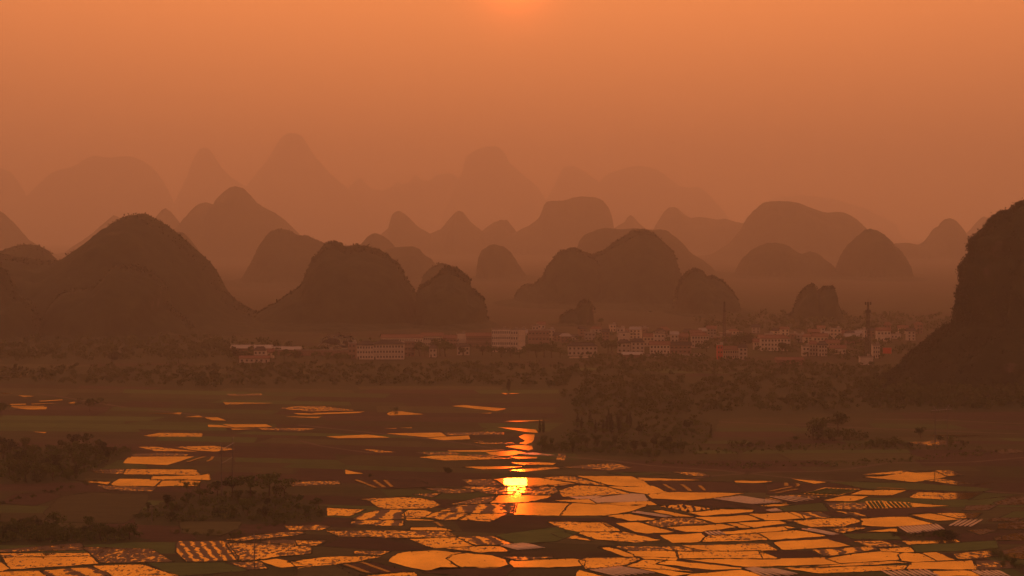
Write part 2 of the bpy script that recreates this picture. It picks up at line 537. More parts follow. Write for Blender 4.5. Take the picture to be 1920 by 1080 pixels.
HILLS = [
    # distance, depth, bump, leaf cards, label, skyline
    (1990, 260, 3.2, 9000, 'broad dark hill with one rounded summit and a long shoulder', '-60,476 0,476 37,482 70,488 110,490 123,485 143,472 167,460 190,440 207,422 227,410 240,403 273,401 290,410 303,417 320,430 343,448 363,467 387,488 397,505 407,525 417,545 433,562 457,578 480,590 520,606'),
    (1760, 100, 3.0, 5000, 'low domed hill standing in front of the broad dark hill', '95,580 110,557 127,545 180,540 200,520 213,500 233,497 260,498 283,510 300,523 310,540 313,567 333,587 353,607 373,627'),
    (1720, 110, 3.0, 3000, 'dark hill flank cut off by the edge of the picture', '-120,470 -60,462 -20,480 0,497 10,517 20,540 27,558 50,562 60,580 75,610'),
    (2350, 150, 3.0, 3000, 'rounded knoll peeping over the shoulder of the broad dark hill', '-40,500 0,472 23,462 43,459 72,459 87,468 107,490 125,520'),
    (3900, 250, 4, 0, 'pale slope falling from the picture edge behind the knoll', '-120,400 -50,370 0,395 13,407 30,430 43,445 60,457 110,482'),
    (4600, 250, 4, 0, 'faint thin ridge rising behind the broad dark hill', '90,500 113,488 143,460 173,438 197,417 213,403 223,408 260,450 300,500'),
    (4400, 200, 4, 0, 'faint small cone between the broad hill and the double-stepped peak', '270,440 295,403 303,394 310,390 320,397 333,413 345,428 380,470'),
    (3000, 120, 3.5, 0, 'small pale shoulder beside the broad hill summit', '300,460 320,437 327,434 343,436 357,450 367,463 390,500'),
    (4100, 420, 4, 0, 'tall pale peak with a stepped shoulder behind the broad hill', '310,460 338,423 359,393 372,382 386,379 398,383 403,382 408,371 420,359 432,351 440,349 457,353 468,365 481,380 498,391 515,399 530,409 542,420 560,440 600,480 640,520'),
    (2800, 230, 3.5, 3000, 'smooth domed hill behind the flat-topped dark hill', '440,575 454,550 458,533 462,517 476,489 490,456 504,436 521,429 543,432 559,442 576,442 593,450 609,457 640,475 680,520'),
    (2010, 150, 3.2, 9000, 'flat-topped dark hill with sheer sides above the white hotel', '470,600 490,583 523,564 551,544 569,531 574,515 579,503 587,486 594,477 601,467 609,459 618,453 640,455 651,462 660,461 670,459 690,462 712,469 729,479 746,492 751,503 757,514 762,525 776,544 784,560 788,590'),
    (1950, 85, 3.0, 6000, 'dark hump-shaped hill beside the flat-topped dark hill', '780,600 783,553 790,536 807,526 820,514 830,506 840,500 854,503 868,514 882,528 882,539 895,550 907,558 910,578 914,595 920,612'),
    (2400, 90, 3.0, 2000, 'paler crest just behind the hump-shaped hill', '780,560 793,522 804,505 814,498 823,494 832,495 842,498 860,520 880,560'),
    (3500, 160, 4, 0, 'pale dome behind the flat-topped dark hill', '664,480 679,455 690,443 697,438 704,437 720,443 734,455 760,490'),
    (3000, 180, 4, 0, 'pale rounded shoulder between the two dark hills', '700,490 720,469 740,464 762,462 775,462 785,466 796,478 809,486 818,497 840,540'),
    (4700, 220, 4, 0, 'pale horn-shaped peak at the start of the far ridge', '700,450 728,428 731,416 735,403 741,397 748,395 757,400 765,406 785,426 806,438 830,460'),
    (4720, 220, 4, 0, 'pale pointed peak in the middle of the far ridge', '780,450 806,438 826,430 838,416 846,406 854,397 861,395 868,398 880,413 892,424 904,433 930,470'),
    (4760, 200, 4, 0, 'pale low peak with two bumps on the far ridge', '880,460 904,433 915,424 927,416 933,415 938,412 944,413 951,412 957,420 965,430 990,470'),
    (4650, 300, 4, 0, 'broad pale table mountain ending the far ridge in a sheer wall', '940,450 975,431 990,424 1009,410 1015,398 1019,386 1024,379 1029,377 1056,376 1073,371 1090,368 1117,370 1130,376 1141,389 1146,402 1149,416 1151,430 1156,470'),
    (5200, 150, 4, 0, 'faint small cone beside the table mountain', '1140,450 1151,428 1171,416 1177,407 1183,403 1189,408 1195,416 1208,427 1230,450'),
    (3000, 150, 3.5, 0, 'pale round-topped hill between the dark hump and the central hill', '885,560 892,530 894,505 898,480 903,470 909,465 917,460 926,458 943,462 957,472 969,491 979,507 987,515 1010,550'),
    (2330, 150, 3.2, 5000, 'stepped dark shoulder climbing to the central hill', '945,590 963,561 969,548 980,537 987,534 994,535 1000,534 1016,522 1026,501 1039,483 1049,473 1065,466 1081,465 1094,472 1109,478 1140,520 1160,580'),
    (2380, 230, 3.4, 9000, 'high domed dark hill in the centre of the skyline', '1040,600 1063,560 1070,538 1081,520 1096,499 1109,478 1122,473 1133,470 1144,461 1156,453 1168,446 1177,439 1186,434 1193,432 1213,431 1224,436 1232,443 1239,449 1247,457 1255,465 1261,474 1265,483 1269,501 1276,520 1284,550 1292,600'),
    (3300, 260, 4, 0, 'pale long hill behind the high central hill', '1075,490 1083,462 1088,448 1097,440 1107,436 1120,430 1133,427 1161,430 1190,428 1221,431 1237,430 1250,432 1265,443 1281,457 1291,470 1305,481 1318,488 1331,499 1341,512 1370,550'),
    (2260, 130, 3.2, 7000, 'dark hill with a knobbed summit behind the thin mast', '1262,580 1275,528 1281,517 1291,508 1298,505 1305,504 1315,509 1320,518 1326,520 1333,518 1349,525 1358,532 1367,541 1374,550 1380,559 1385,577 1390,593 1406,610'),
    (2075, 30, 2.4, 2500, 'small dark crag rising out of the town below the central hill', '1036,618 1044,611 1052,595 1065,585 1074,583 1081,582 1084,577 1086,572 1090,566 1096,563 1102,563 1107,565 1111,574 1113,590 1114,612'),
    (2170, 40, 2.4, 2500, 'twin-headed crag standing alone behind the village houses', '1468,612 1476,604 1483,590 1489,577 1493,567 1497,557 1502,547 1508,541 1515,534 1520,533 1525,532 1529,537 1532,548 1535,546 1538,541 1545,537 1552,538 1560,537 1564,541 1567,550 1569,565 1573,577 1579,592 1586,608'),
    (4100, 420, 4, 0, 'big pale mountain with a flat summit and a lower right shoulder', '1290,490 1340,475 1370,455 1395,425 1408,402 1420,390 1428,382 1435,379 1458,377 1480,378 1497,380 1510,386 1525,391 1540,397 1553,399 1570,397 1583,399 1595,404 1606,411 1615,420 1630,445 1660,500'),
    (3150, 200, 4, 0, 'pale round hill in front of the big flat-summit mountain', '1365,570 1378,535 1384,508 1395,484 1410,469 1425,460 1438,455 1455,455 1470,458 1485,465 1498,474 1505,476 1520,471 1530,474 1540,482 1552,492 1560,506 1570,530'),
    (3050, 180, 4, 0, 'pale steep dome beside the big flat-summit mountain', '1560,550 1572,520 1580,490 1590,462 1602,447 1613,438 1622,431 1632,429 1645,432 1658,440 1666,448 1672,458 1685,468 1693,486 1697,505 1699,530 1705,570'),
    (4100, 220, 4, 0, 'pale knob peak with a long low shoulder next to the great cliff', '1655,500 1675,457 1700,455 1723,459 1740,448 1751,437 1757,428 1766,416 1772,411 1780,409 1788,411 1794,415 1800,425 1804,434 1815,470 1830,510'),
    (5600, 200, 4, 0, 'faint peak half hidden by the great cliff', '1780,460 1810,440 1830,420 1838,409 1844,406 1851,408 1862,420 1890,450'),
    (5400, 260, 4, 0, 'faint low ridge behind the long pale hill', '1200,460 1225,430 1245,397 1255,389 1264,388 1272,391 1282,401 1295,409 1310,407 1325,408 1345,412 1360,410 1380,416 1400,420 1430,440'),
    (6800, 300, 5, 0, 'very faint mountain at the edge of the picture', '-110,400 -60,340 -30,318 0,315 20,322 40,349 62,390 90,430'),
    (6600, 500, 5, 0, 'very faint broad mountain with an uneven top', '20,400 68,349 95,325 112,318 129,315 146,308 159,298 179,291 195,295 210,296 228,293 244,293 262,299 278,308 289,318 298,328 309,345 318,362 328,385 350,430'),
    (6700, 300, 5, 0, 'very faint pointed mountain beside the broad faint one', '310,420 332,369 342,349 352,328 358,307 366,291 374,280 383,276 392,279 399,288 408,303 416,315 433,332 447,341 460,349 490,400'),
    (6900, 400, 5, 0, 'very faint tallest mountain of the far row', '430,390 467,342 485,320 501,301 514,279 525,261 533,253 542,249 555,250 565,254 574,266 582,281 592,295 603,308 616,322 630,335 650,352 680,390'),
    (7600, 300, 5, 0, 'very faint chain of small teeth beyond the far ridge', '630,380 660,345 668,337 677,334 686,345 698,354 718,358 735,350 745,341 755,346 770,340 779,326 788,336 803,340 819,328 834,325 846,325 860,335 880,380'),
    (7000, 400, 5, 0, 'very faint tall dome in the middle of the far row', '840,380 867,322 870,308 873,295 885,285 900,278 914,275 927,274 937,277 944,284 950,294 955,305 970,318 982,328 996,340 1009,352 1040,400'),
    (7500, 300, 5, 0, 'very faint blunt mountain behind the table mountain', '1010,400 1036,355 1047,332 1056,315 1066,311 1077,311 1087,316 1097,322 1124,342 1150,380'),
    (7400, 350, 5, 0, 'very faint wide mountain beyond the long pale hill', '1100,380 1125,340 1137,328 1150,322 1164,318 1181,313 1198,310 1215,313 1232,318 1243,325 1252,332 1264,341 1273,349 1290,352 1310,350 1330,365 1360,400'),
    (8000, 350, 5, 0, 'barely visible mountain over the big flat-summit mountain', '1380,430 1420,385 1450,372 1500,366 1560,372 1620,390 1680,420'),
]
for i, (D, dp, bmp, cov, lab, pts) in enumerate(HILLS):
    P_ = zz(pts)
    D *= 1.0 if 'crag' in lab else 1.06 if D < 2300 else 1.16 if D < 2500 else 1.38 if D < 3800 else 1.68 if D < 5700 else 2.7
    hill(P_, D, depth=dp * (1 if D < 3300 else 1.3), bump=bmp * (1 if D < 3300 else 0.7), seed=11 + 7 * i, cover=cov, label=lab, ny=34 if D < 2500 else 16, nx=None if D < 2500 else 110)

# the great cliff: built level by level so that its brow can overhang
CD, CX = 1250.0, 2085
prof = zz('1684,692 1700,671 1725,652 1748,633 1773,613 1784,612 1789,604 1790,592 1792,580 1794,568 1795,554 1795,543 1800,536 1801,527 1801,517 1798,509 1798,501 1803,494 1808,488 1814,482 1817,475 1816,468 1815,460 1817,451 1821,446 1829,443 1837,437 1841,430 1847,423 1853,416 1858,411 1864,407 1878,400 1885,399 1892,396 1899,390 1906,385 1920,379 1945,370 1980,362 2030,356')
cx_ = at(CX, 500, CD).x
lv = [(at(a, b, CD).z, cx_ - at(a, b, CD).x) for a, b in prof]
lv = [(-2.0, lv[0][1] + 26), (6.0, lv[0][1] + 8)] + lv
NA, rows = 300, []
zz_, rr_ = [], []
for (z0, r0), (z1, r1) in zip(lv[:-1], lv[1:]):
    k = max(1, int(math.hypot(z1 - z0, r1 - r0) / 1.6))
    for j in range(k):
        zz_.append(z0 + (z1 - z0) * j / k)
        rr_.append(r0 + (r1 - r0) * j / k)
zz_ += [lv[-1][0], lv[-1][0] + 2]
rr_ += [lv[-1][1], 0.5]
zz_, rr_ = np.array(zz_), np.array(rr_)
an = np.linspace(0, 2 * math.pi, NA, endpoint=False)
A_, Zg = np.meshgrid(an, zz_)
_, Rg = np.meshgrid(an, rr_)
away = 1 - np.exp(-((np.abs(A_ - math.pi)) / 0.10) ** 2)
lump = 1 + away * 0.22 * (fbm(np.cos(A_) * 3 + 9, np.sin(A_) * 3 + Zg / 90, 5, 3) - 0.5)
butt = away * 5.0 * (np.abs(fbm(A_ * 14, Zg / 200, 8, 3) - 0.5) * 2)
Rn = Rg * lump - butt + 1.8 * (fbm(A_ * 45, Zg / 3.2, 21, 3) - 0.5)
Rn = np.maximum(Rn, 0.3)
P = np.stack([cx_ + Rn * np.cos(A_), CD + Rn * np.sin(A_) * 0.38, Zg + 0.9 * (fbm(A_ * 60, Zg / 3, 4, 2) - .5)], -1).reshape(-1, 3)
I = np.arange(len(zz_) * NA).reshape(len(zz_), NA)
Q = np.stack([I[:-1], np.roll(I, -1, 1)[:-1], np.roll(I, -1, 1)[1:], I[1:]], -1).reshape(-1, 4)
cliff = tag(obj('limestone_cliff', mesh_np('limestone_cliff', P, Q), M['karst']), kind='structure',
            label='great dark cliff with overgrown brow and sheer rock foot at the edge of the plain')
zf = at(1790, 610, CD).z
zt = at(1790, 556, CD).z
front = (np.sin(A_.ravel()) < 0.5) & (P[:, 2] > 0.5)
sheer = (P[:, 2] > zf - 1) & (P[:, 2] < zt + 9 * fbm(A_.ravel() * 12, 0 * A_.ravel(), 33, 2)) & (fbm(A_.ravel() * 9, 0 * A_.ravel(), 77, 2) > 0.50)
sel = np.where(front & ~sheer)[0]
edge = sel[np.abs(A_.ravel()[sel] - math.pi) < 0.30]
ids = np.concatenate([rng.choice(sel, 3600), rng.choice(edge, 1500)])
C = []
for c in P[ids]:                           # each bush on the cliff is a little cloud of leaves
    s = rng.uniform(1.0, 2.3)
    C.append(c + rng.normal(0, 1, (18, 3)) * (s * 0.55, s * 0.55, s * 0.5) + (0.35, 0, 0.2))
leafcards('scrub', np.concatenate(C), 0.35, 0.85, M['leaf_dark'], cliff)
ids = rng.choice(np.where(front & sheer)[0], 160)
C = [c + rng.normal(0, 0.8, (10, 3)) for c in P[ids]]
leafcards('scrub', np.concatenate(C), 0.3, 0.7, M['leaf_dark'], cliff)

# ------------------------------------------------------------------ fields
def smooth(poly, it=1):
    for _ in range(it):
        q = []
        for i in range(len(poly)):
            a, b = poly[i], poly[(i + 1) % len(poly)]
            q += [a.lerp(b, 0.04), a.lerp(b, 0.96)]
        poly = q
    return poly


def resample(poly, step):
    out_ = []
    for i in range(len(poly)):
        a, b = poly[i], poly[(i + 1) % len(poly)]
        n = max(1, int((b - a).length / step))
        out_ += [a.lerp(b, j / n) for j in range(n)]
    return out_


def ground_poly(pix, z, wob=0.3, it=1):
    ax, ay = sum(a for a, _ in pix) / len(pix), sum(b for _, b in pix) / len(pix)
    pix = [(a + (2.0 if a > ax else -2.0) * (b > 850 or ay > 880), b + (0.95 if b > ay else -0.95) * (ay > 880)) for a, b in pix]
    p = [gp(a, b) for a, b in pix]
    d = p[0].y
    p = resample(smooth(p, it), 2.2 if d < 800 else 5.0)
    out_ = []
    for q in p:
        n1 = fbm(np.array([q.x / 4.0]), np.array([q.y / 4.0]), 3, 2)[0] - 0.5
        n2 = fbm(np.array([q.x / 4.0 + 50]), np.array([q.y / 4.0]), 9, 2)[0] - 0.5
        out_.append(Vector((q.x + wob * 2 * n1, q.y + wob * 4 * n2, z)))
    return out_


def bund(poly, parent, k):
    """a low grassy bank running round a plot"""
    n = len(poly)
    area = sum(poly[i].x * poly[(i + 1) % n].y - poly[(i + 1) % n].x * poly[i].y for i in range(n))
    sg = 1 if area > 0 else -1
    V_ = []
    for i in range(n):
        a, b = poly[i - 1], poly[(i + 1) % n]
        t_ = (b - a)
        t_.z = 0
        if t_.length < 1e-6:
            t_ = Vector((1, 0, 0))
        t_.normalize()
        nv = Vector((t_.y, -t_.x, 0)) * sg
        h = 0.13 + 0.17 * random.random() ** 2 + 0.5 * max(0, vnoise([poly[i].x / 5], [poly[i].y / 5], k)[0] - 0.6)
        o_, m1, m2, i_ = poly[i] + nv * 0.60, poly[i] + nv * 0.34, poly[i] + nv * 0.08, poly[i] - nv * 0.14
        V_ += [(o_.x, o_.y, 0.0), (m1.x, m1.y, h * 0.95), (m2.x, m2.y, h), (i_.x, i_.y, 0.02)]
    Q_ = []
    for i in range(n):
        j = (i + 1) % n
        for c in range(3):
            Q_.append([4 * i + c, 4 * j + c, 4 * j + c + 1, 4 * i + c + 1])
    return obj('bund', mesh_np('bund', V_, np.array(Q_)), M['bund'], parent)


NPAD = [0]
TUFTS = []


def paddy(pix, mud, ridge=0.0, fur=(0, 0, 0), m_='water', name='flooded_paddy', with_bund=True, it=1):
    z = 0.07 + 0.003 * (NPAD[0] % 40)
    NPAD[0] += 1
    pl = ground_poly(pix, z, 0.3, it)
    o = obj(name, mesh_np(name, pl, [list(range(len(pl)))]), M[m_], ground)
    o['mud'], o['ridge'], o['furrow'] = float(mud), float(ridge), [float(q) for q in fur]
    if with_bund and pl[0].y < 830:
        bund(pl, o, NPAD[0])
    TUFTS.append((pl, mud))
    return o


def strip(name, pts, wid, z, m_, parent=None):
    """a narrow ribbon laid along a line of ground points"""
    V_, n = [], len(pts)
    for i, q in enumerate(pts):
        t_ = (pts[min(i + 1, n - 1)] - pts[max(i - 1, 0)])
        t_.z = 0
        t_.normalize()
        s = Vector((-t_.y, t_.x, 0)) * (wid * 0.5 * random.uniform(0.8, 1.2))
        V_ += [(q.x + s.x, q.y + s.y, z), (q.x - s.x, q.y - s.y, z)]
    return obj(name, mesh_np(name, V_, np.array([[2 * i, 2 * i + 1, 2 * i + 3, 2 * i + 2] for i in range(n - 1)])), M[m_], parent)


# W clear water, M water broken by clods, m mostly mud, S ploughed in ridges (first two points give the furrow), d water whose extra mud mostly imitates the dark reflection of the cliff
ZONES = [
(560, 860, .25, """W 1455,158 1540,150 1780,147 1890,160 2090,185 1950,200 1760,206 1560,203
m 1230,160 1445,158 1545,203 1480,213 1300,195
k 1220,215 1560,208 1900,209 1950,245 1860,272 1620,270 1420,262 1330,240
W 1500,278 1890,278 1860,300 1700,328 1430,334 1480,305
k 1110,345 1350,295 1480,282 1420,330
m 930,225 1100,225 1290,235 1320,250 1130,262 1040,240
M 440,310 600,300 800,290 920,302 1000,320 1055,345 980,370 680,378 610,365 530,320
M 220,372 500,385 375,430 220,425
S 600,390 540,460 400,462 480,420 610,385 770,385 790,452 560,457
S 660,468 620,498 395,490 410,467 775,467 775,500 600,500
M 775,420 830,390 940,390 1000,405 920,445 820,445
W 800,452 1110,466 830,463
S 1190,400 1060,455 950,440 1040,402 1150,402 1290,412 1200,455 1100,460
S 1460,340 1430,412 1060,392 1200,355 1630,335 1610,407 1300,407 1100,398
M 1290,418 1560,416 1440,470 1190,460
W 1640,335 1800,336 2035,340 2000,370 1960,428 1620,420
W 845,520 1050,520 1165,542 845,540
m 210,545 1100,545 1140,590 820,598 300,580
M 820,602 1170,597 1310,655 1020,672 930,640
S 1290,595 1400,650 1190,592 1440,585 1600,640 1330,650
M 1110,680 1320,664 1500,662 1575,695 1380,705
W 680,770 710,742 760,715 850,700 1030,695 1210,712 1140,732 1110,755 1140,785 1215,825 960,838 850,820
W 1120,755 1160,725 1260,715 1440,730 1540,765 1560,795 1480,818 1230,820 1190,790
W 1590,785 1600,775 1620,768 1760,761 2060,753 2140,775 2130,800 2010,817 1620,817
M -80,772 250,740 620,740 480,770 250,798 100,808
W -40,792 100,810 0,822
M 460,880 850,855 890,880
m -20,620 210,615 140,650 0,655
m 420,700 680,700 600,725 430,715
m 1540,742 1900,742 1880,752 1640,765
d 1640,215 1650,206 2090,190 1930,206
m 860,275 1060,262 1000,290"""),
(1000, 860, .25, """W 330,135 740,138 820,175 870,205 700,209 580,198
m 80,150 230,137 320,143 555,203 430,195 330,185
W 570,216 700,213 885,209 1000,250 860,266 750,250
M 200,245 330,205 540,217 720,260 450,278 230,285
W 150,320 420,310 480,335 870,324 920,348 560,348
W 285,340 860,356 700,400 550,425 210,428
W 860,277 1040,256 1580,266 1330,298 1150,312 900,300
W 780,148 1280,160 820,166
W 1510,168 1780,170 1780,182 1530,180
W 1692,353 1890,333 1920,350 1790,362
M 945,360 1110,345 1390,375 1160,400
W 1165,403 1400,379 1640,385 1640,400 1280,427
W 880,395 960,388 1220,433 1080,437
W 550,432 720,417 945,455 730,467
m 825,475 1000,448 1180,448 1370,489 960,511
W 1205,445 1600,426 1720,455 1380,483
W 1622,419 1940,404 1990,415 2030,458 1730,460
W 993,515 1410,493 1520,520 1260,548 1140,547
W 622,488 790,481 1060,548 850,564 760,545
M 105,475 530,483 662,545 270,548
M 305,556 680,553 950,610 740,628 480,605
M 143,565 230,553 450,615 220,595
W 1540,486 1830,469 1900,490 1660,520
W 1462,490 1528,489 1635,518 1543,521
W 1400,547 1880,512 1960,520 1870,540 1450,571
W 950,578 1250,563 1280,590 1240,625 1050,632
M 1282,600 1330,580 1680,567 1765,610 1270,625
W 1692,567 1960,540 2060,555 2200,580 1790,610
M 1110,657 1740,642 1830,690 1300,691
W 487,670 580,666 740,715 745,735 680,733
W 692,693 1060,699 1078,745 780,733
M 1075,703 1700,698 1848,753 1100,750
M 352,770 420,750 760,746 800,760 650,804 400,828
W 800,742 1080,754 1060,765 860,757
M 693,810 840,764 1000,767 920,795 1200,848 980,833
W 925,796 1010,769 1555,815 1550,828 1340,836
W 1105,758 1760,757 2170,747 2300,790 1760,808 1600,810
W 327,865 350,842 520,880 500,900 330,890
W 695,817 1000,842 1180,862 1040,880 800,830
W 1190,872 1560,840 1780,885 1700,900 1150,890
m 620,665 1080,667 1300,691 710,691
m 480,45 600,35 735,72 560,92
m 200,66 460,46 540,90 430,80
m 1040,105 1240,110 1320,130 1200,130"""),
(1440, 860, .25, """W 720,136 860,129 980,122 1050,104 1100,113 1160,110 1250,103 1330,135 1220,155 1090,177
d 700,120 1000,98 1350,94 1470,125 1340,132 1250,96 1050,98 980,116
d 1180,170 1290,156 1540,185 1400,195
W 170,155 440,175 340,188
W 600,270 720,238 1040,239 920,275
W 410,315 560,281 755,283 650,320
m 80,275 460,283 320,298
W 0,345 200,345 60,360 -20,358
M 1060,290 1130,256 1590,261 1510,300 1300,305
W 1078,336 1370,352 1093,364
S 190,405 330,450 160,405 380,402 480,440 280,452
S 560,400 650,428 500,397 640,405 740,430 650,430
M 95,465 620,449 700,475 560,509 325,511 200,480
W 703,455 900,441 1050,439 1245,489 950,511 712,504
W 1063,425 1240,413 1430,455 1280,470
d 1245,412 1600,413 1530,455 1425,445
m 440,530 650,516 740,525 560,560
W 680,548 950,527 970,545
W 42,630 430,606 628,655 112,684
m 643,625 840,621 1000,660 790,667
M 1012,625 1400,611 1440,630 1060,644
S 520,665 560,720 335,690 790,661 818,690 430,734
M -60,700 90,752 -20,755
M 838,675 1060,669 1108,705 860,695
W 443,750 640,722 850,701 978,713 968,760 550,786
W 990,730 1005,718 1030,711 1130,711 1248,765 1100,777 1010,765
W 1163,711 1270,706 1408,760 1272,764
m 1400,720 1650,697 1740,730 1440,755
M 0,826 930,772 1046,790 440,813
M 93,829 540,817 1040,807 1000,835 400,860
W 1037,830 1092,786 1530,769 1570,831
m 1545,770 1800,776 1838,820 1583,831
W 1242,850 1500,843 1600,880 1290,885
m 1640,470 1700,449 1900,450 1860,470
m 1500,360 1720,351 1640,385 1470,388
d 1740,492 1920,476 1980,500 1920,530 1725,525
d 1700,590 1880,560 1980,575 1960,610 1720,612
d 1760,700 1930,650 1990,680 1960,760 1800,740
m 1500,545 1640,530 1700,548 1600,570
m 440,340 720,337 738,378 500,380
m 1700,330 1830,295 1960,290 1960,345 1740,345
m -10,294 110,318 -20,330"""),
(560, 690, .25, """W 660,345 700,328 770,328 945,350 680,358
W 1145,288 1240,280 1560,308 1480,325
W 1350,340 1450,335 1440,342
W 1535,400 1660,395 1900,392 1650,405
W 1495,445 1600,450 1780,462 1795,488 1700,480
W 1650,515 1690,498 1770,500 1765,530 1750,560 1700,575 1650,565 1690,555 1695,545
W 1545,590 1640,580 1750,585 1760,610 1720,618
W 650,492 1070,485 1110,515 950,520
W 950,526 1280,507 1285,535 1090,543
m 1090,487 1450,478 1540,485 1540,500 1300,503 1118,506
W 205,515 520,500 690,522 300,528
W 630,452 735,452 730,456
W 755,450 850,447 845,452
m 475,612 560,612 730,632 600,635
W 1115,620 1550,615 1400,630 1130,628
M 910,670 1020,660 1160,655 1600,680 1310,690 1100,695
W 1400,633 1620,621 1710,635 1600,655 1480,664
W 1590,668 1780,668 1780,680 1640,682
M 1600,712 1800,705 1920,715 1900,728 1700,730
W 1230,745 1300,739 1690,741 1500,760 1380,762
M 1570,765 1920,746 1960,760 1700,775
W 355,768 480,790 360,795
m 1300,545 1380,548 1390,558
m 870,635 1150,632 1230,650 1000,655
m 1300,560 1620,562 1620,572 1400,572
m 1950,640 2000,648 1990,700 1940,690
m 1250,650 1480,655 1500,672 1300,664"""),
(0, 700, .3518, """W 0,22 200,16 205,20 0,26
W 0,103 70,108 20,112
W 95,118 185,122 130,127
W 205,148 330,140 335,145 215,152
W 165,163 325,160 170,167
W 45,165 140,163 140,168 55,170
W 60,175 240,175 230,179 62,180
W 60,184 250,180 245,193 160,195
W 360,160 400,152 405,165
M 1190,155 1465,160 1200,168
m 1210,112 1400,110 1390,120 1220,120
W 985,235 1060,226 1085,236
W 1087,237 1160,236 1205,253 1130,252
W 775,215 970,210 960,220
W 1105,275 1180,278 1240,290 1110,288
W 1182,272 1420,272 1450,285 1250,290
W 1230,295 1360,297 1240,302
m 1370,290 1680,295 1600,308 1400,303
M 765,332 850,318 1080,320 1078,338 800,338
W 172,312 250,313 240,320
M 735,393 830,392 1060,418 830,415
M 930,392 1140,387 1250,405 1150,418 1040,412
m 705,432 870,425 1000,432 990,440 720,440
W 690,445 1030,444 950,470 885,490 660,480
m 480,518 660,513 645,535 520,530
M 680,513 1040,516 1060,541 662,537
W 815,552 1060,546 1110,536 1115,570 810,568
W 597,590 640,563 860,570 820,601 610,598
W 837,602 880,571 1070,573 1040,600
W 390,575 590,580 570,592
m 520,600 830,612 800,630 580,622
m 1530,585 1800,575 1810,590 1560,600
m 1200,885 1400,862 1600,845 1620,860 1290,895
m 1390,900 1500,890 1740,895 1690,920 1480,912
S 1060,898 1140,1005 950,900 1200,897 1270,995 1000,1005 945,950
m 1210,910 1650,915 1650,960 1290,1000 1260,980
m 1210,1015 1380,1005 1420,1040 1330,1045
W 1370,1000 1480,993 1660,1025 1500,1035
m 440,930 800,940 920,1005 550,1010 490,965
M 0,965 470,962 480,973 20,980
M 20,986 480,980 520,1015 60,1045
m 0,940 430,907 440,940 0,955
W -60,1010 0,1012 45,1040 0,1058 -60,1060
M -60,1064 200,1057 240,1080 200,1095 -60,1095
S 330,1045 430,1085 235,1055 480,1037 600,1080 250,1085
M 495,1030 750,1023 950,1080 900,1095 620,1085"""),
(0, 0, 1, """m 522,766 560,762 605,762 667,770 580,772
W 549,775.3 577,775.3 598,778 563,778
W 584,775 685,772 670,775 592,777.6
W 534,781.5 603,782 594,784.5
m 535,988 598,986 618,989 598,995 545,994
W 938,737.5 975,738 948,740
m 1700,830 1760,826 1800,832 1740,837
m 1860,845 1900,842 1925,848 1880,852
W 1735,817 1800,816 1860,817 1800,818.5"""),
]
MUD = {'W': 0.20, 'k': 0.80, 'M': 0.52, 'm': 0.78, 'S': 0.70, 'd': 0.62}
for ox, oy, k, txt in ZONES:
    for line in txt.strip().splitlines():
        ty, rest = line.split(' ', 1)
        pix = zz(rest, ox, oy, k)
        fur, rdg = (0, 0, 0), 0.0
        if ty == 'S':
            a, b = gp(*pix[0]), gp(*pix[1])
            pix = pix[2:]
            dv = (b - a)
            dv.normalize()
            per = random.uniform(3.0, 7.5)
            fur, rdg = (-dv.y / per, dv.x / per, 0), random.uniform(0.55, 1.0)
        mu = MUD[ty] + random.uniform(-0.05, 0.05)
        if ty == 'S':
            mu += random.uniform(-0.06, 0.10)
        if ty == 'm':
            mu += random.uniform(-0.10, 0.06)
        paddy(pix, mu, rdg, fur)

# green and bare plots named one by one
for kind_, s, (ox, oy, k) in [
    ('crop', '550,110 820,110 1010,120 700,125', (1000, 860, .25)),
    ('soil', '840,170 1490,182 1600,250 1010,250', (1000, 860, .25)),
    ('soil', '1160,330 1330,312 1640,370 1300,358', (1000, 860, .25)),
    ('soil', '0,180 170,187 270,250 0,268', (1440, 860, .25)),
    ('crop', '1500,310 1630,262 1880,275 1700,290', (1440, 860, .25)),
    ('crop', '90,365 400,336 450,390 110,395', (1440, 860, .25)),
    ('olive', '115,505 190,485 330,520 160,525', (1440, 860, .25)),
    ('crop', '1080,655 1700,620 1720,670 1500,690 1120,700', (1440, 860, .25)),
    ('crop', '1740,445 1850,402 1940,398 1960,445', (1440, 860, .25)),
    ('crop', '450,178 1100,188 1680,222 1600,246 1100,232 760,226', (1440, 860, .25)),
    ('crop', '560,570 920,560 1010,610 640,600', (1440, 860, .25)),
    ('olive', '1300,705 1480,697 1580,708 1440,720', (560, 690, .25)),
    ('crop', '790,1015 1200,1012 1320,1050 950,1082 900,1060', (0, 700, .3518)),
    ('olive', '960,790 1280,795 1260,830 1160,865 980,850', (0, 700, .3518)),
    ('olive', '240,740 330,660 480,640 800,650 720,760 650,800 300,790', (0, 700, .3518)),
    ('soil', '0,690 80,650 260,640 330,660 180,705', (0, 700, .3518)),
    ('soil', '320,800 560,782 860,850 520,860', (560, 860, .25)),
    ('soil', '430,162 880,165 1020,208 700,225 580,222', (560, 860, .25)),
    ('soil', '180,655 330,600 600,602 980,680 700,690', (560, 860, .25)),
    ('crop', '1480,580 1920,520 2100,560 1920,620 1640,640', (560, 860, .25)),
    ('olive', '0,820 250,805 420,880 0,890', (560, 860, .25)),
    ('soil', '930,850 1080,822 1620,822 1500,900', (560, 860, .25)),
]:
    paddy(zz(s, ox, oy, k), 0, m_=kind_, name='crop_field')

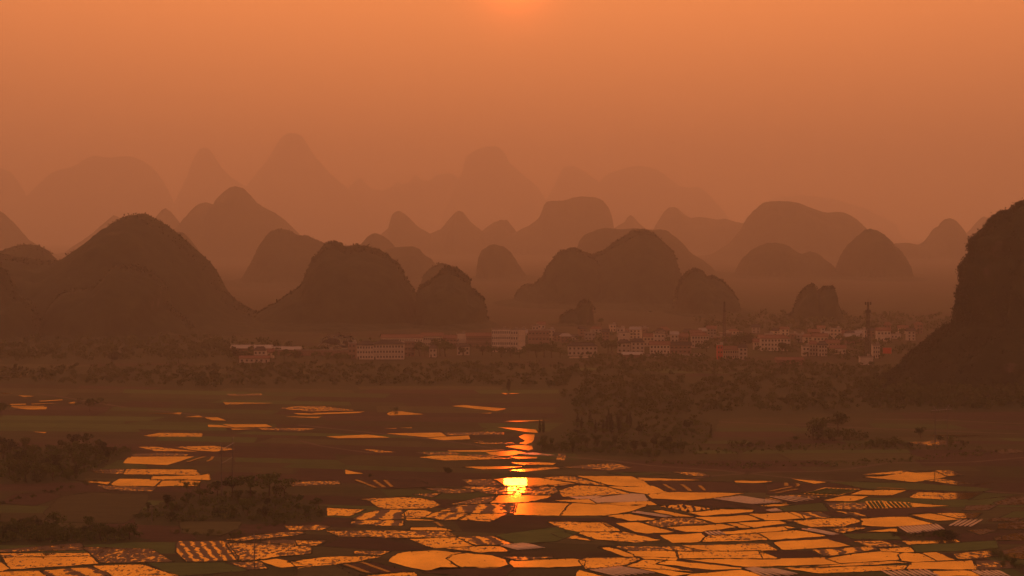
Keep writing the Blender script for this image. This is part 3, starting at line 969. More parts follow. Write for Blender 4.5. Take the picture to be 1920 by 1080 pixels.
# narrow furrows that still hold water
FUR = [(560, 860, .25, '430,162 500,190 580,220|565,165 600,190 640,218|645,165 672,190 700,214|345,795 430,825 520,860|470,780 580,820 680,855|1025,478 1050,495 1075,512|1110,550 1140,575 1165,588'),
       (1000, 860, .25, '980,195 1020,220 1065,243|1115,197 1150,222 1180,247|1245,205 1270,225 1285,243|530,485 555,500 580,515'),
       (1440, 860, .25, '130,185 140,195 135,207|215,190 230,200 215,214|10,250 100,230 180,215|60,262 140,245 220,232|1545,202 1620,190 1705,178|815,222 930,226 1035,232'),
       (0, 700, .3518, '1000,474 1050,458 1090,446|1103,471 1125,462 1135,446')]
for ox, oy, k, txt in FUR:
    for line in txt.split('|'):
        q = [gp(a, b) for a, b in zz(line, ox, oy, k)]
        o = strip('furrow_water', q, 1.5, 0.24, 'water', ground)
        o['mud'], o['ridge'], o['furrow'] = 0.2, 0.0, [0.0, 0.0, 0.0]

# dirt tracks
for s, wd in [('560,797 635,805 700,812 760,818 810,824 880,833 920,840 980,850 1060,857 1150,864 1220,873 1350,882 1480,896 1700,912 1920,926', 3.0),
              ('1240,905 1330,893 1440,885 1545,884 1600,878 1665,868 1760,868 1830,866 1920,858', 3.0),
              ('0,708 40,706 70,705', 5.0), ('70,738 120,745 180,755 235,764', 3.0), ('280,768 350,776 420,786', 3.0),
              ('560,826 600,836 640,842 700,850', 2.5), ('1250,788 1400,793 1560,800 1700,806 1920,814', 3.0), ('1640,786 1750,787 1920,795', 3.0)]:
    q = [gp(a, b) for a, b in zz(s)]
    o = strip('dirt_track', sum([[q[i].lerp(q[i + 1], j / 6) for j in range(6)] for i in range(len(q) - 1)], []) + [q[-1]], wd, 0.05, 'track')
    o['kind'] = 'structure'

# the rest of the plain: long narrow plots, some green, some bare
CNT, y = 0, 575.0
while y < 1420 and CNT < 270:
    dy = random.uniform(13, 26) * (1 if y < 1000 else 1.5)
    x = -0.30 * y
    while x < 0.30 * y and CNT < 270:
        dx = random.uniform(30, 110)
        if random.random() < 0.72:
            sh = lambda X, Y: (X, Y - 0.10 * X + 10 * math.sin(X / 70.0 + Y / 200))
            c_ = [(x + .5, y), (x + dx - .6, y), (x + dx - .6 + random.uniform(-6, 6), y + dy - 1), (x + .5 + random.uniform(-6, 6), y + dy - 1)]
            ring = resample([Vector((*sh(*q), 0.028 + 0.0004 * (CNT % 40))) for q in c_], 9)
            mk = random.choices(['soil', 'olive', 'crop'], [0.42, 0.33, 0.25])[0]
            obj('crop_field', mesh_np('crop_field', ring, [list(range(len(ring)))]), M[mk], ground)
            CNT += 1
        x += dx
    y += dy

ORD = ['first', 'second', 'third', 'fourth', 'fifth', 'sixth', 'seventh', 'eighth', 'ninth', 'tenth', 'eleventh', 'twelfth']
# low plastic tunnels over the rice seedbeds
def tunnel_bed(ox, oy, k, n, a, b, c, d, label, group, wid=0.72, name='plastic_tunnel', mk='film', h=0.55, broken=0.0, ref='the near end'):
    wid, h = wid * 0.78, h * 0.6
    A, B, C_, D_ = (gp(ox + k * q[0], oy + k * q[1]) for q in (a, b, c, d))
    for i in range(n):
        f = (i + 0.5) / n
        p, q = A.lerp(B, f), D_.lerp(C_, f)
        gap = (B - A).length / n
        ln = (q - p)
        L = ln.length
        u = ln.normalized()
        perp = abs((B - A).normalized().cross(u).z)
        w = max(0.5, gap * perp * wid * 0.5)
        hh = min(h, w * 0.9)
        v_, f_ = [], []
        ns, na = max(4, int(L / 2.5)), 6
        for s in range(ns + 1):
            sag = 1 + 0.18 * (random.random() - 0.5)
            if broken and random.random() < broken:
                sag *= 0.45
            e = 0.75 if s in (0, ns) else 1.0
            for j in range(na + 1):
                th = math.pi * j / na
                v_.append((L * s / ns, w * math.cos(th) * e * (1 + 0.06 * random.random()), hh * math.sin(th) * sag * e))
        for s in range(ns):
            for j in range(na):
                g0 = s * (na + 1) + j
                f_.append([g0, g0 + 1, g0 + na + 2, g0 + na + 1])
        f_ += [list(range(na + 1))[::-1], [ns * (na + 1) + j for j in range(na + 1)]]
        o = obj(name, mesh_np(name, v_, f_), M[mk], smooth=True)
        o.location = (p.x, p.y, 0.20)
        o.rotation_euler = (0, 0, math.atan2(u.y, u.x))
        tag(o, ORD[i] + ' ' + label, 'seedbed tunnel' if mk == 'film' else 'seedbed', group)


Z4_, Z3_, Z2_ = (1440, 860, .25), (1000, 860, .25), (560, 860, .25)
tunnel_bed(*Z4_, 5, (1430, 462), (1625, 460), (1530, 514), (1345, 507), 'from the left of five slanting white plastic tunnels on bare ground', 'five slanting plastic tunnels', 0.62)
tunnel_bed(*Z4_, 11, (970, 516), (1270, 494), (1330, 533), (1062, 570), 'from the left of the white plastic tunnels above the reeds', 'plastic tunnels above the reeds', 0.8)
tunnel_bed(*Z3_, 4, (1585, 829), (1660, 817), (1930, 878), (1715, 890), 'from the left of four thick white tunnels at the bottom edge', 'four thick plastic tunnels', 0.7)
tunnel_bed(*Z3_, 3, (1735, 834), (1800, 828), (1990, 868), (1905, 884), 'of three short white tunnels counting from the four thick ones', 'three short plastic tunnels', 0.7)
tunnel_bed(*Z3_, 7, (415, 840), (645, 812), (930, 862), (610, 888), 'from the left of seven long plastic tunnels under the rounded paddies', 'seven long plastic tunnels', 0.8)
tunnel_bed(*Z3_, 8, (1345, 304), (1555, 281), (1880, 331), (1640, 346), 'pale mulched row from the left below the dark bare field', 'mulched rows below the bare field', 0.75, 'mulched_row', 'film', 0.35)
tunnel_bed(*Z3_, 4, (1275, 554), (1395, 546), (1455, 572), (1315, 579), 'from the left of four tiny plastic tunnels between paddy banks', 'four tiny plastic tunnels', 0.7)
tunnel_bed(*Z4_, 9, (838, 846), (1200, 838), (1300, 886), (925, 888), 'from the left of nine crumpled tunnels at the bottom edge', 'nine crumpled plastic tunnels', 0.8, broken=0.25)
tunnel_bed(*Z4_, 6, (1520, 846), (1725, 840), (1830, 886), (1615, 888), 'from the left of six torn plastic rows near the bottom corner', 'six torn plastic rows', 0.75, broken=0.5)
tunnel_bed(*Z4_, 4, (0, 288), (150, 282), (360, 308), (200, 331), 'faint mulched row from the left behind the small green field', 'faint mulched rows', 0.75, 'mulched_row', 'film', 0.3)
tunnel_bed(*Z4_, 4, (-20, 392), (60, 375), (110, 398), (30, 402), 'small plastic row from the left wedged beside the green field', 'small plastic rows', 0.7)
tunnel_bed(*Z2_, 9, (1512, 655), (1685, 638), (1855, 672), (1640, 690), 'pale row from the left in the grid-like plastic patch', 'grid of pale plastic rows', 0.8, broken=0.2)
tunnel_bed(*Z3_, 2, (730, 408), (790, 400), (1050, 438), (985, 446), 'of two wide sagging plastic rows across a bright paddy corner', 'two wide plastic rows', 0.85)
tunnel_bed(*Z4_, 2, (240, 534), (332, 526), (538, 570), (480, 580), 'of two dull sheet-covered rows beside the grassy strip', 'two dull plastic rows', 0.9)
tunnel_bed(*Z4_, 4, (740, 325), (858, 322), (888, 370), (780, 373), 'green seedling bed from the left in the smaller striped plot', 'seedlings of the smaller plot', 0.6, 'seedling_bed', 'crop', 0.3)
tunnel_bed(*Z4_, 5, (880, 325), (1058, 335), (1088, 364), (930, 368), 'green seedling bed from the left in the larger striped plot', 'seedlings of the larger plot', 0.6, 'seedling_bed', 'crop', 0.3)
tunnel_bed(*Z4_, 8, (432, 224), (688, 236), (530, 274), (272, 262), 'slanting green seedling bed from the left behind the twin paddies', 'slanting seedling beds', 0.6, 'seedling_bed', 'crop', 0.3)
for s in ('735,325 860,322 890,370 775,372', '875,325 1060,335 1090,365 925,367', '270,262 430,222 690,235 530,275'):
    paddy(zz(s, *Z4_), 0.2, with_bund=False)
for s, (ox, oy, k) in (('430,300 720,266 820,272 862,318 490,331', Z3_), ('270,290 560,275 430,302 340,306', Z3_), ('1640,645 1760,635 1920,655 1850,658', (560, 690, .25))):
    paddy(zz(s, ox, oy, k), 0, m_='film', name='plastic_sheet')

# rushes on the banks, clods and stubble in the water: too many to count
Ct, Cc = [], []
for pl, mud in TUFTS:
    if pl[0].y > 820:
        continue
    for q in pl:
        if random.random() < 0.22:
            Ct.append((q.x + random.gauss(0, .3), q.y + random.gauss(0, .5), 0.22 + random.random() * .15))
    if 0.1 < mud < 0.75:
        xs_, ys_ = [q.x for q in pl], [q.y for q in pl]
        n_ = int(len(pl) * (0.25 if mud < 0.4 else 0.9))
        for _ in range(n_):
            a, b = random.choice(pl), random.choice(pl)
            q = a.lerp(b, random.random())
            Cc.append((q.x, q.y, 0.16))
o = leafcards('bank_rushes', np.array(Ct), 0.14, 0.34, M['bund'])
P, Q = cards(np.array(Cc), 0.15, 0.40)
P[:, 2] = 0.14 + (P[:, 2] - 0.14) * 0.5
o = obj('mud_clods', mesh_np('mud_clods', P, Q), M['mud'])
o['kind'] = 'stuff'
# dark heaps of manure waiting in the spotted paddy
for a, b in [(1251, 949), (1259, 953.5), (1272, 949), (1274.5, 956), (1282, 949), (1284.5, 952), (1289.5, 958.5), (1299.5, 950.5), (1302, 954.5), (1302.5, 957.5), (1316, 956.5), (1323.5, 952.5), (1334.5, 954)]:
    q = gp(a, b)
    r = random.uniform(0.45, 0.75)
    v_ = [(0, 0, r * 1.1)]
    for j, (rr, hh) in enumerate(((0.45, 0.85), (0.8, 0.4), (1.05, 0.0))):
        for i in range(9):
            th = 2 * math.pi * i / 9
            s_ = rr * r * random.uniform(0.8, 1.2)
            v_.append((s_ * math.cos(th), s_ * math.sin(th), hh * r * random.uniform(0.8, 1.1)))
    f_ = [[0, 1 + i, 1 + (i + 1) % 9] for i in range(9)]
    for j in range(2):
        f_ += [[1 + 9 * j + i, 10 + 9 * j + i, 10 + 9 * j + (i + 1) % 9, 1 + 9 * j + (i + 1) % 9] for i in range(9)]
    o = obj('manure_heap', mesh_np('manure_heap', v_, f_), M['mud'])
    o.location = (q.x, q.y, 0.1)
    tag(o, 'small dark heap in the spear-shaped spotted paddy between thick banks', 'manure heap', 'dark heaps in the spotted paddy')

# ------------------------------------------------------------------ trees, one metre tall, to be scaled
def crown_points(lobes, n, g):
    w = np.array([l[3] * l[4] for l in lobes])
    pick = g.choice(len(lobes), n, p=w / w.sum())
    d = g.normal(0, 1, (n, 3))
    d /= np.linalg.norm(d, axis=1)[:, None]
    r = g.uniform(0.55, 1.05, (n, 1)) ** 0.7
    L = np.array(lobes)[pick]
    return L[:, :3] + d * r * np.stack([L[:, 3], L[:, 3], L[:, 4]], -1)


def lobes_for(kind, g):
    if kind == 'round':
        L = [(0, 0, .64, .24, .22)] + [(g.normal(0, .17), g.normal(0, .17), g.uniform(.42, .80), g.uniform(.12, .20), g.uniform(.10, .17)) for _ in range(8)]
    elif kind == 'spread':
        L = [(g.normal(0, .32), g.normal(0, .32), g.uniform(.58, .88), g.uniform(.14, .24), g.uniform(.07, .12)) for _ in range(12)]
    elif kind == 'bush':
        L = [(g.normal(0, .34), g.normal(0, .34), g.uniform(.22, .66), g.uniform(.20, .34), g.uniform(.18, .30)) for _ in range(9)]
    elif kind == 'cypress':
        L = [(g.normal(0, .012), g.normal(0, .012), z, .115 * (1 - abs(z - .42) * 1.25), .10) for z in np.linspace(.12, .93, 10)]
    else:                                    # bamboo: many leaning plumes
        L = []
        for _ in range(9):
            a, l = g.uniform(0, 6.28), g.uniform(.10, .34)
            L += [(math.cos(a) * l * f, math.sin(a) * l * f, .25 + .62 * f * (1 - .25 * l * f), .10 + .04 * f, .13) for f in (.4, .75, 1.0)]
    return L


PROTO = {}


def proto(kind, var):
    if (kind, var) in PROTO:
        return PROTO[(kind, var)]
    g = np.random.default_rng({'round': 1, 'spread': 2, 'bush': 3, 'cypress': 4, 'bamboo': 5}[kind] * 100 + var)
    L = lobes_for(kind, g)
    n = {'round': 620, 'spread': 680, 'bush': 520, 'cypress': 420, 'bamboo': 520}[kind]
    s = {'round': .040, 'spread': .042, 'bush': .055, 'cypress': .030, 'bamboo': .040}[kind]
    C = crown_points(L, n, g)
    C[:, 2] = np.maximum(C[:, 2], .03)
    P, Q = cards(C, s * .6, s * 1.25, g)
    cm = mesh_np('crown', P, Q)
    cm.materials.append(M['leaf_dark' if kind == 'cypress' or var % 3 == 2 else 'leaf'])
    mb = MB()
    if kind == 'bush':
        for _ in range(5):
            l = L[int(g.integers(len(L)))]
            mb.bar((l[0] * .2, l[1] * .2, -.05), (l[0] * .8, l[1] * .8, l[2]), .018, .008, 5)
    elif kind == 'bamboo':
        for l in L[2::3]:
            mb.bar((l[0] * .2, l[1] * .2, -.03), (l[0], l[1], l[2]), .010, .004, 4)
    elif kind == 'cypress':
        mb.bar((0, 0, -.03), (0, 0, .9), .022, .006, 6)
    else:
        top = (g.normal(0, .03), g.normal(0, .03), .42)
        mb.bar((0, 0, -.03), top, .032, .020, 7)
        for l in L[1:7]:
            mb.bar(top, (l[0] * .85, l[1] * .85, l[2]), .014, .005, 5)
    tm = mb.mesh('trunk')
    tm.materials.append(M['bark'])
    PROTO[(kind, var)] = (cm, tm)
    return cm, tm


def tree(kind, px, py, h, label, group=None, sx=1.0, name=None, cat=None):
    cm, tm = proto(kind, random.randrange(5))
    b = gp(px, py)
    nm = name or {'round': 'round_tree', 'spread': 'spreading_tree', 'bush': 'bush', 'cypress': 'cypress_tree', 'bamboo': 'bamboo_clump'}[kind]
    r = empty(nm, b, random.uniform(0, 6.28))
    r.scale = (h * sx, h * sx, h)
    tag(r, label, cat or {'bush': 'bush', 'bamboo': 'bamboo'}.get(kind, 'tree'), group)
    for n_, me in (('crown', cm), ('trunk', tm)):
        o = bpy.data.objects.new(n_, me)
        COL.objects.link(o)
        o.parent = r
    return r


def inside(x, y, poly):
    c = False
    for i in range(len(poly)):
        (x1, y1), (x2, y2) = poly[i - 1], poly[i]
        if (y1 > y) != (y2 > y) and x < (x2 - x1) * (y - y1) / (y2 - y1) + x1:
            c = not c
    return c


def spots(poly, n):
    xs_, ys_ = [p[0] for p in poly], [p[1] for p in poly]
    out_ = []
    while len(out_) < n:                    # spread them out: best of a few tries
        best = None
        for _ in range(6):
            while True:
                x, y = random.uniform(min(xs_), max(xs_)), random.uniform(min(ys_), max(ys_))
                if inside(x, y, poly):
                    break
            dd = min([((x - a) / 2.2) ** 2 + (y - b) ** 2 for a, b in out_] or [1e9])
            if best is None or dd > best[0]:
                best = (dd, x, y)
        out_.append(best[1:])
    return out_


def grove(s, n, h0, h1, kinds, label, group):
    for x, y in spots(zz(s), n):
        k = random.choice(kinds)
        h = random.uniform(h0, h1) * (0.62 if k == 'bush' else 1)
        yy = [b for _, b in zz(s)]
        f = (y - min(yy)) / (max(yy) - min(yy))
        row = 'back' if f < .33 else 'middle' if f < .66 else 'front'
        look = {'bush': 'low broad bush', 'round': 'round-headed tree', 'spread': 'spreading tree', 'bamboo': 'feathery bamboo clump'}[k]
        tree(k, x, y, h, look + ' ' + label.replace('ROW', row), (row + ' of the ' if 'ROW' in label else '') + group + ', ' + look, name={'bush': 'bush', 'bamboo': 'bamboo_clump'}.get(k, 'tree'))


def wood(name, areas, label, cardn=55, size=0.12):
    """a far wood: hundreds of crowns that read as one mass"""
    Ps, b = [], 0
    cs = []
    g = np.random.default_rng(len(areas) + len(label))
    for s, n, h0, h1 in areas:
        for x, y in spots(zz(s), n) if n < 260 else [(random.uniform(min(a for a, _ in zz(s)), max(a for a, _ in zz(s))), random.uniform(min(a for _, a in zz(s)), max(a for _, a in zz(s)))) for _ in range(n)]:
            if not inside(x, y, zz(s)):
                continue
            p = gp(x, y)
            h = random.uniform(h0, h1)
            L = lobes_for('bush' if random.random() < .6 else 'round', g)
            C = crown_points(L, cardn, g)
            C[:, 2] = np.maximum(C[:, 2], .05)
            Q_, F_ = cards(C, size * .5, size * 1.1, g)
            cs.append(Q_ * h + np.array([p.x, p.y, 0]))
    P = np.concatenate(cs)
    o = obj(name, mesh_np(name, P, np.arange(len(P)).reshape(-1, 4)), M['leaf_far' if 'far' in name else 'leaf'])
    tag(o, label, None, None, 'stuff')
    return o


# big thicket beside the narrow bright paddies, and its neighbours
grove('-20,838 60,842 160,836 240,845 228,858 200,870 170,885 150,898 60,905 -20,905', 62, 5.5, 8.5, ['round', 'bush', 'bush', 'bamboo', 'round'],
      'in the ROW of the thicket bordering the narrow bright paddies', 'thicket beside the narrow paddies')
grove('-20,990 60,985 150,992 230,1000 280,1012 200,1016 80,1016 -20,1018', 34, 4.5, 7.0, ['round', 'bush', 'bush', 'bush'],
      'in the ROW of the hedge above the muddy corner paddies', 'hedge above the muddy corner paddies')
grove('255,968 300,945 380,930 480,925 560,935 612,955 600,975 520,978 420,975 330,982 262,978', 48, 3.2, 5.5, ['bush', 'bush', 'bush', 'round', 'bamboo'],
      'in the ROW of the thicket round the twin poles', 'thicket round the twin poles')
for x, y, h in ((352, 928, 5.6),):
    tree('spread', x, y, h, 'small feathery tree standing alone against the last bright paddy beside the twin poles')
for x, y, h in ((470, 935, 10.0), (505, 930, 9.2), (435, 932, 7.6), (533, 934, 7.8), (408, 930, 5.8)):
    tree('spread', x, y, h, {470: 'tallest wide-crowned tree of the thicket, first beyond the second twin pole', 505: 'wide-crowned tree just beyond the tallest tree of the twin-pole thicket', 435: 'spreading tree right behind the second of the twin poles', 533: 'outermost spreading tree of the thicket, farthest from the twin poles', 408: 'small spreading tree right beside the first of the twin poles'}[x], None, 1.15)
for s, n in (('330,995 430,1002 530,978 534,984 430,1009 330,1002', 14), ('150,905 200,900 60,935 0,950 0,945', 12)):
    grove(s, n, 1.8, 3.0, ['bush'], 'on the curved bank round the small olive field', 'scrub on the curved banks') if n == 14 else \
        grove(s, n, 2.0, 3.2, ['bush'], 'on the bank above the reddish bare field', 'scrub above the reddish field')
# the wood beside the sunlit channel
grove('1004,838 1060,832 1140,834 1250,836 1285,842 1280,854 1200,858 1120,850 1010,846', 46, 3.6, 6.0, ['round', 'bush', 'bush', 'bamboo'],
      'in the ROW of the dark wood beside the sunlit channel', 'dark wood beside the channel')
grove('1060,800 1200,800 1310,804 1310,820 1200,822 1060,820', 24, 3.6, 6.2, ['round', 'bush'],
      'among the tallest behind the dark wood by the channel', 'back of the channel wood')
CY = [(1012, 812, 22), (1019, 812, 24), (1083, 802, 24), (1090, 806, 22), (1106, 796, 24), (1117, 812, 22), (1131, 812, 22), (1138, 808, 24), (1141, 792, 22), (1146, 814, 36), (1158, 798, 22), (1164, 794, 26), (1161, 816, 30), (1176, 804, 24), (1182, 802, 26), (1333, 818, 20)]
for x, y, hp in CY:
    tree('cypress', x, y, hp * 100.0 / (y - HZ) * 1.12, 'slender dark cypress poking out of the wood beside the sunlit channel', 'cypresses beside the channel', 1.15)
# scattered trees on the plain behind the pond
for x, y, hp, k in ((1535, 822, 46, 'round'), (1572, 812, 46, 'round'), (1526, 824, 30, 'bush'), (1556, 826, 34, 'bush'), (1590, 826, 26, 'bush'), (1612, 826, 22, 'bush')):
    tree(k, x, y, hp * 100.0 / (y - HZ), {1535: 'broad round tree of the compact clump before the far pole pair', 1572: 'taller-standing tree at the back of the compact clump before the far pole pair', 1526: 'bush at the near foot of the broad round tree in the compact clump', 1556: 'bush between the two trees of the compact clump', 1590: 'bush just past the two trees of the compact clump', 1612: 'last small bush trailing from the compact clump towards the hedge'}[x])
tree('round', 1726, 822, 24 * 100 / 387, 'round lone tree with a short stem just before the pair of far poles', sx=1.2)
tree('round', 1762, 832, 18 * 100 / 397, 'small upright tree between the two far poles')
tree('bush', 1785, 834, 20 * 100 / 399, 'dark bush touching the second of the two far poles')
tree('bush', 1809, 836, 13 * 100 / 401, 'small bush a little beyond the two far poles')
for x in range(1625, 1706, 8):
    tree('bush', x + random.uniform(-2, 2), 836 + random.uniform(-4, 4), random.uniform(2.6, 4.4), 'low bush of the hedge running up to the round lone tree', 'hedge before the lone tree')
for x, y, hp in ((1375, 838, 14), (1392, 836, 15), (1408, 838, 11), (1425, 836, 11), (1476, 842, 16), (1490, 826, 14), (1462, 846, 14)):
    tree('bush', x, y, hp * 100 / (y - HZ), 'dark bush in the loose row below the cypress wood', 'loose row of bushes')
tree('spread', 168, 772, 8.0, 'lone rounded tree in the open fields near a strip of thin bright paddies', sx=1.1)
tree('round', 2, 782, 9.0, 'tree cut by the edge of the picture beside the striped bright paddies')
tree('bush', 742, 771, 2.6, 'tiny bush standing over the single bright plot in the middle of the plain')
tree('cypress', 954, 733, 7.6, 'single dark columnar tree in front of the tree belt below the school', sx=1.7)
tree('bush', 838, 886, 2.6, 'dark squat bush beside a second one on the bank above the sun glint', sx=1.0)
tree('bush', 843, 886, 2.3, 'slightly smaller of the two squat bushes on the bank above the sun glint', sx=1.0)
tree('bush', 694, 894, 1.6, 'tiny round bush by the small triangular paddy', sx=1.2)
# reeds and bushes along the banks of the corner paddies
for i in range(12):
    tree('bush', 1676 + i * 9.5, 1007 + random.uniform(-2, 1.5), random.uniform(1.3, 2.3), 'dark reedy bush in the row below the close plastic tunnels', 'reedy row below the tunnels', 0.8)
for x, y, h in ((1768, 1010, 3.4), (1778, 1012, 3.8), (1787, 1013, 3.0), (1760, 1006, 2.8)):
    tree('bush', x, y, h, 'taller dark bush ending the reedy row below the tunnels', 'end of the reedy row', 0.9)
for x, y, h in ((1862, 1038, 2.2), (1874, 1046, 2.6), (1888, 1052, 2.4), (1900, 1060, 2.6), (1912, 1066, 2.2), (1880, 1062, 1.8)):
    tree('bush', x, y, h, 'ragged bush on the dark bank in the corner past the bright green strip', 'ragged corner bushes')
# trees at the edge of the town
TT = [(447, 678, 30, 'big dark tree hugging the low white inn'), (787, 668, 32, 'dark tree at the end of the white hotel'), (797, 669, 26, 'second dark tree at the end of the white hotel'),
      (825, 668, 40, 'tall dark tree in front of the long brown row of shops'), (835, 669, 34, 'broad dark tree beside the tall one before the brown shops'), (868, 668, 20, 'small tree beside the little white house below the school'),
      (210, 684, 28, 'dark tree clump alone below the broad dark hill'), (335, 682, 22, 'lone tree between the dark clump and the white inn'), (533, 676, 24, 'round tree beside the low sheds'), (590, 674, 18, 'tree below the smoke plume')]
for x, y, hp, lab in TT:
    tree('round', x, y, hp * 100.0 / (y - HZ), lab, sx=1.15)
for x, y, hp in ((905, 666, 20), (922, 668, 22), (940, 670, 24), (958, 670, 22), (975, 672, 20), (990, 668, 26), (1006, 670, 30), (1020, 670, 32), (1035, 671, 30), (1050, 672, 24)):
    tree('round', x, y, hp * 100.0 / (y - HZ), 'dark rounded tree of the belt in front of the pale school block', 'tree belt before the school', 1.3)
for x, y, hp in ((560, 672, 16), (612, 674, 16), (630, 674, 18), (648, 674, 15), (505, 678, 14)):
    tree('bush', x, y, hp * 100.0 / (y - HZ), 'bush of the dark hedge in front of the long low sheds', 'hedge before the sheds', 1.3)
for x, y, hp in ((1140, 662, 24), (1148, 662, 28), (1325, 660, 26), (1388, 652, 34), (1398, 654, 30), (1378, 652, 26), (1465, 664, 26), (1475, 664, 22), (1600, 650, 26), (1590, 648, 20), (1128, 610, 16)):
    tree('round', x, y, hp * 100.0 / (y - HZ), 'dark tree standing among the houses of the village', 'trees among the village houses', 1.25)

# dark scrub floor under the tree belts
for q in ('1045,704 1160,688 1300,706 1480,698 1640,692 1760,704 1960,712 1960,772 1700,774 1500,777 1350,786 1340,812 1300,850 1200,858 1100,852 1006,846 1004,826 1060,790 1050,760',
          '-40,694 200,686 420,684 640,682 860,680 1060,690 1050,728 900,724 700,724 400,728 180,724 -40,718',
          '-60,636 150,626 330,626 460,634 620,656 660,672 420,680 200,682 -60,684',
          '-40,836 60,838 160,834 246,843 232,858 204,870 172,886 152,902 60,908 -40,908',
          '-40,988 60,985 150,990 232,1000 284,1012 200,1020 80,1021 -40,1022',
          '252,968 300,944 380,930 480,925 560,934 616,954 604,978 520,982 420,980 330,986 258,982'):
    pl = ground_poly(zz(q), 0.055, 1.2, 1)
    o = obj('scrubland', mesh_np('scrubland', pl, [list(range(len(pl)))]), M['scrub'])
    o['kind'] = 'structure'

wood('far_wood', [('1050,700 1160,690 1300,712 1480,705 1640,700 1760,712 1925,720 1925,768 1700,770 1500,772 1300,778 1060,765', 1000, 3.0, 5.6),
                  ('1600,716 1680,704 1760,706 1850,716 1925,722 1925,764 1780,762 1640,752', 260, 4.5, 8.0),
                  ('1080,760 1300,770 1340,800 1180,806 1080,800', 60, 2.4, 4.2),
                  ('-10,694 200,688 420,686 640,684 860,682 1080,690 1060,726 900,722 700,722 400,726 180,722 -10,716', 760, 2.6, 5.2),
                  ('-10,640 150,632 330,632 460,640 620,662 560,672 420,676 200,676 -10,680', 420, 4, 8),
                  ('1090,668 1330,672 1420,680 1620,690 1700,690 1640,702 1400,704 1200,698 1080,690', 240, 3, 6),
                  ('640,640 920,632 1200,628 1480,632 1700,640 1740,664 1600,678 1420,660 1200,652 1000,655 800,655 680,658', 240, 4, 7),
                  ('1300,600 1500,588 1760,596 1800,616 1700,628 1500,624 1340,622', 130, 6, 10)],
     'hazy belt of woods and scrub across the plain below the village', 58, 0.17)
wood('undergrowth', [('-20,838 60,842 160,836 240,845 228,858 200,870 170,885 150,898 60,905 -20,905', 150, 2.0, 4.0),
                     ('-20,985 60,985 150,992 230,1000 280,1012 200,1018 80,1018 -20,1020', 90, 1.8, 3.4),
                     ('255,968 300,945 380,930 480,925 560,935 612,955 600,978 520,980 420,978 330,984 262,980', 130, 1.4, 2.6),
                     ('1004,838 1060,812 1140,802 1330,806 1330,850 1200,856 1120,850 1010,846', 90, 2.0, 3.6),
                     ('1290,846 1500,836 1700,836 1850,842 1850,846 1500,846 1300,856', 80, 1.2, 2.4),
                     ('1180,868 1400,872 1620,866 1760,855 1900,846 1900,850 1760,862 1620,874 1400,880', 90, 1.2, 2.4)],
     'low scrub filling the thickets and the river bank', 40, 0.16)

# ------------------------------------------------------------------ the town
WIN = {}


def window_mesh(w, h):
    k = (round(w, 1), round(h, 1))
    if k not in WIN:
        mb = MB()
        w2, h2 = k[0] / 2, k[1] / 2
        mb.box(-w2, w2, -0.05, 0.0, -h2, h2)
        me = mb.mesh('window')
        me.materials.append(M['glass'])
        me.materials.append(M['grey_wall'])
        mb2 = MB()
        mb2.v, mb2.f = mb.v, mb.f
        mb.box(-w2 - .12, w2 + .12, -0.16, 0.0, -h2 - .14, -h2 - .005)
        mb.box(-w2 - .12, w2 + .12, -0.14, 0.0, h2 + .005, h2 + .12)
        mb.box(-.05, .05, -0.09, -0.052, -h2, h2)
        me2 = mb.mesh('window')
        me2.materials.append(M['glass'])
        me2.materials.append(M['grey_wall'])
        for i, p in enumerate(me2.polygons):
            p.material_index = 0 if i < 6 else 1
        WIN[k] = me2
    return WIN[k]


def roof_mesh(kind, w, dp, z, rh, ov=0.7):
    mb = MB()
    x0, x1, y0, y1 = -w / 2 - ov, w / 2 + ov, -ov, dp + ov
    if kind == 'flat':
        mb.box(-w / 2 - .25, w / 2 + .25, -.25, dp + .25, z, z + .22)
        mb.box(-w / 2 - .25, w / 2 + .25, -.25, -.05, z + .22, z + .9)
        mb.box(-w / 2 - .25, -w / 2 - .05, -.05, dp + .25, z + .22, z + .9)
        mb.box(w / 2 + .05, w / 2 + .25, -.05, dp + .25, z + .22, z + .9)
        mb.box(w * .12, w * .12 + 2.2, dp * .4, dp * .4 + 2.4, z + .22, z + 2.3)
    else:
        ins = min(w * .25, dp * .5) if kind == 'hip' else 0.0
        ym = dp / 2
        t_ = 0.22
        low = [(x0, y0, z), (x1, y0, z), (x1, y1, z), (x0, y1, z), (x0 + ins, ym, z + rh), (x1 - ins, ym, z + rh)]
        up = [(a, b, c + t_) for a, b, c in low]
        mb.add(up + low, [[0, 1, 5, 4], [2, 3, 4, 5], [1, 2, 5], [3, 0, 4], [6, 9, 8, 7],
                          [0, 6, 7, 1], [1, 7, 8, 2], [2, 8, 9, 3], [3, 9, 6, 0]])
        mb.box(x0 + ins, x1 - ins, ym - .18, ym + .18, z + rh + t_ - .05, z + rh + t_ + .25)
    return mb.mesh('roof')


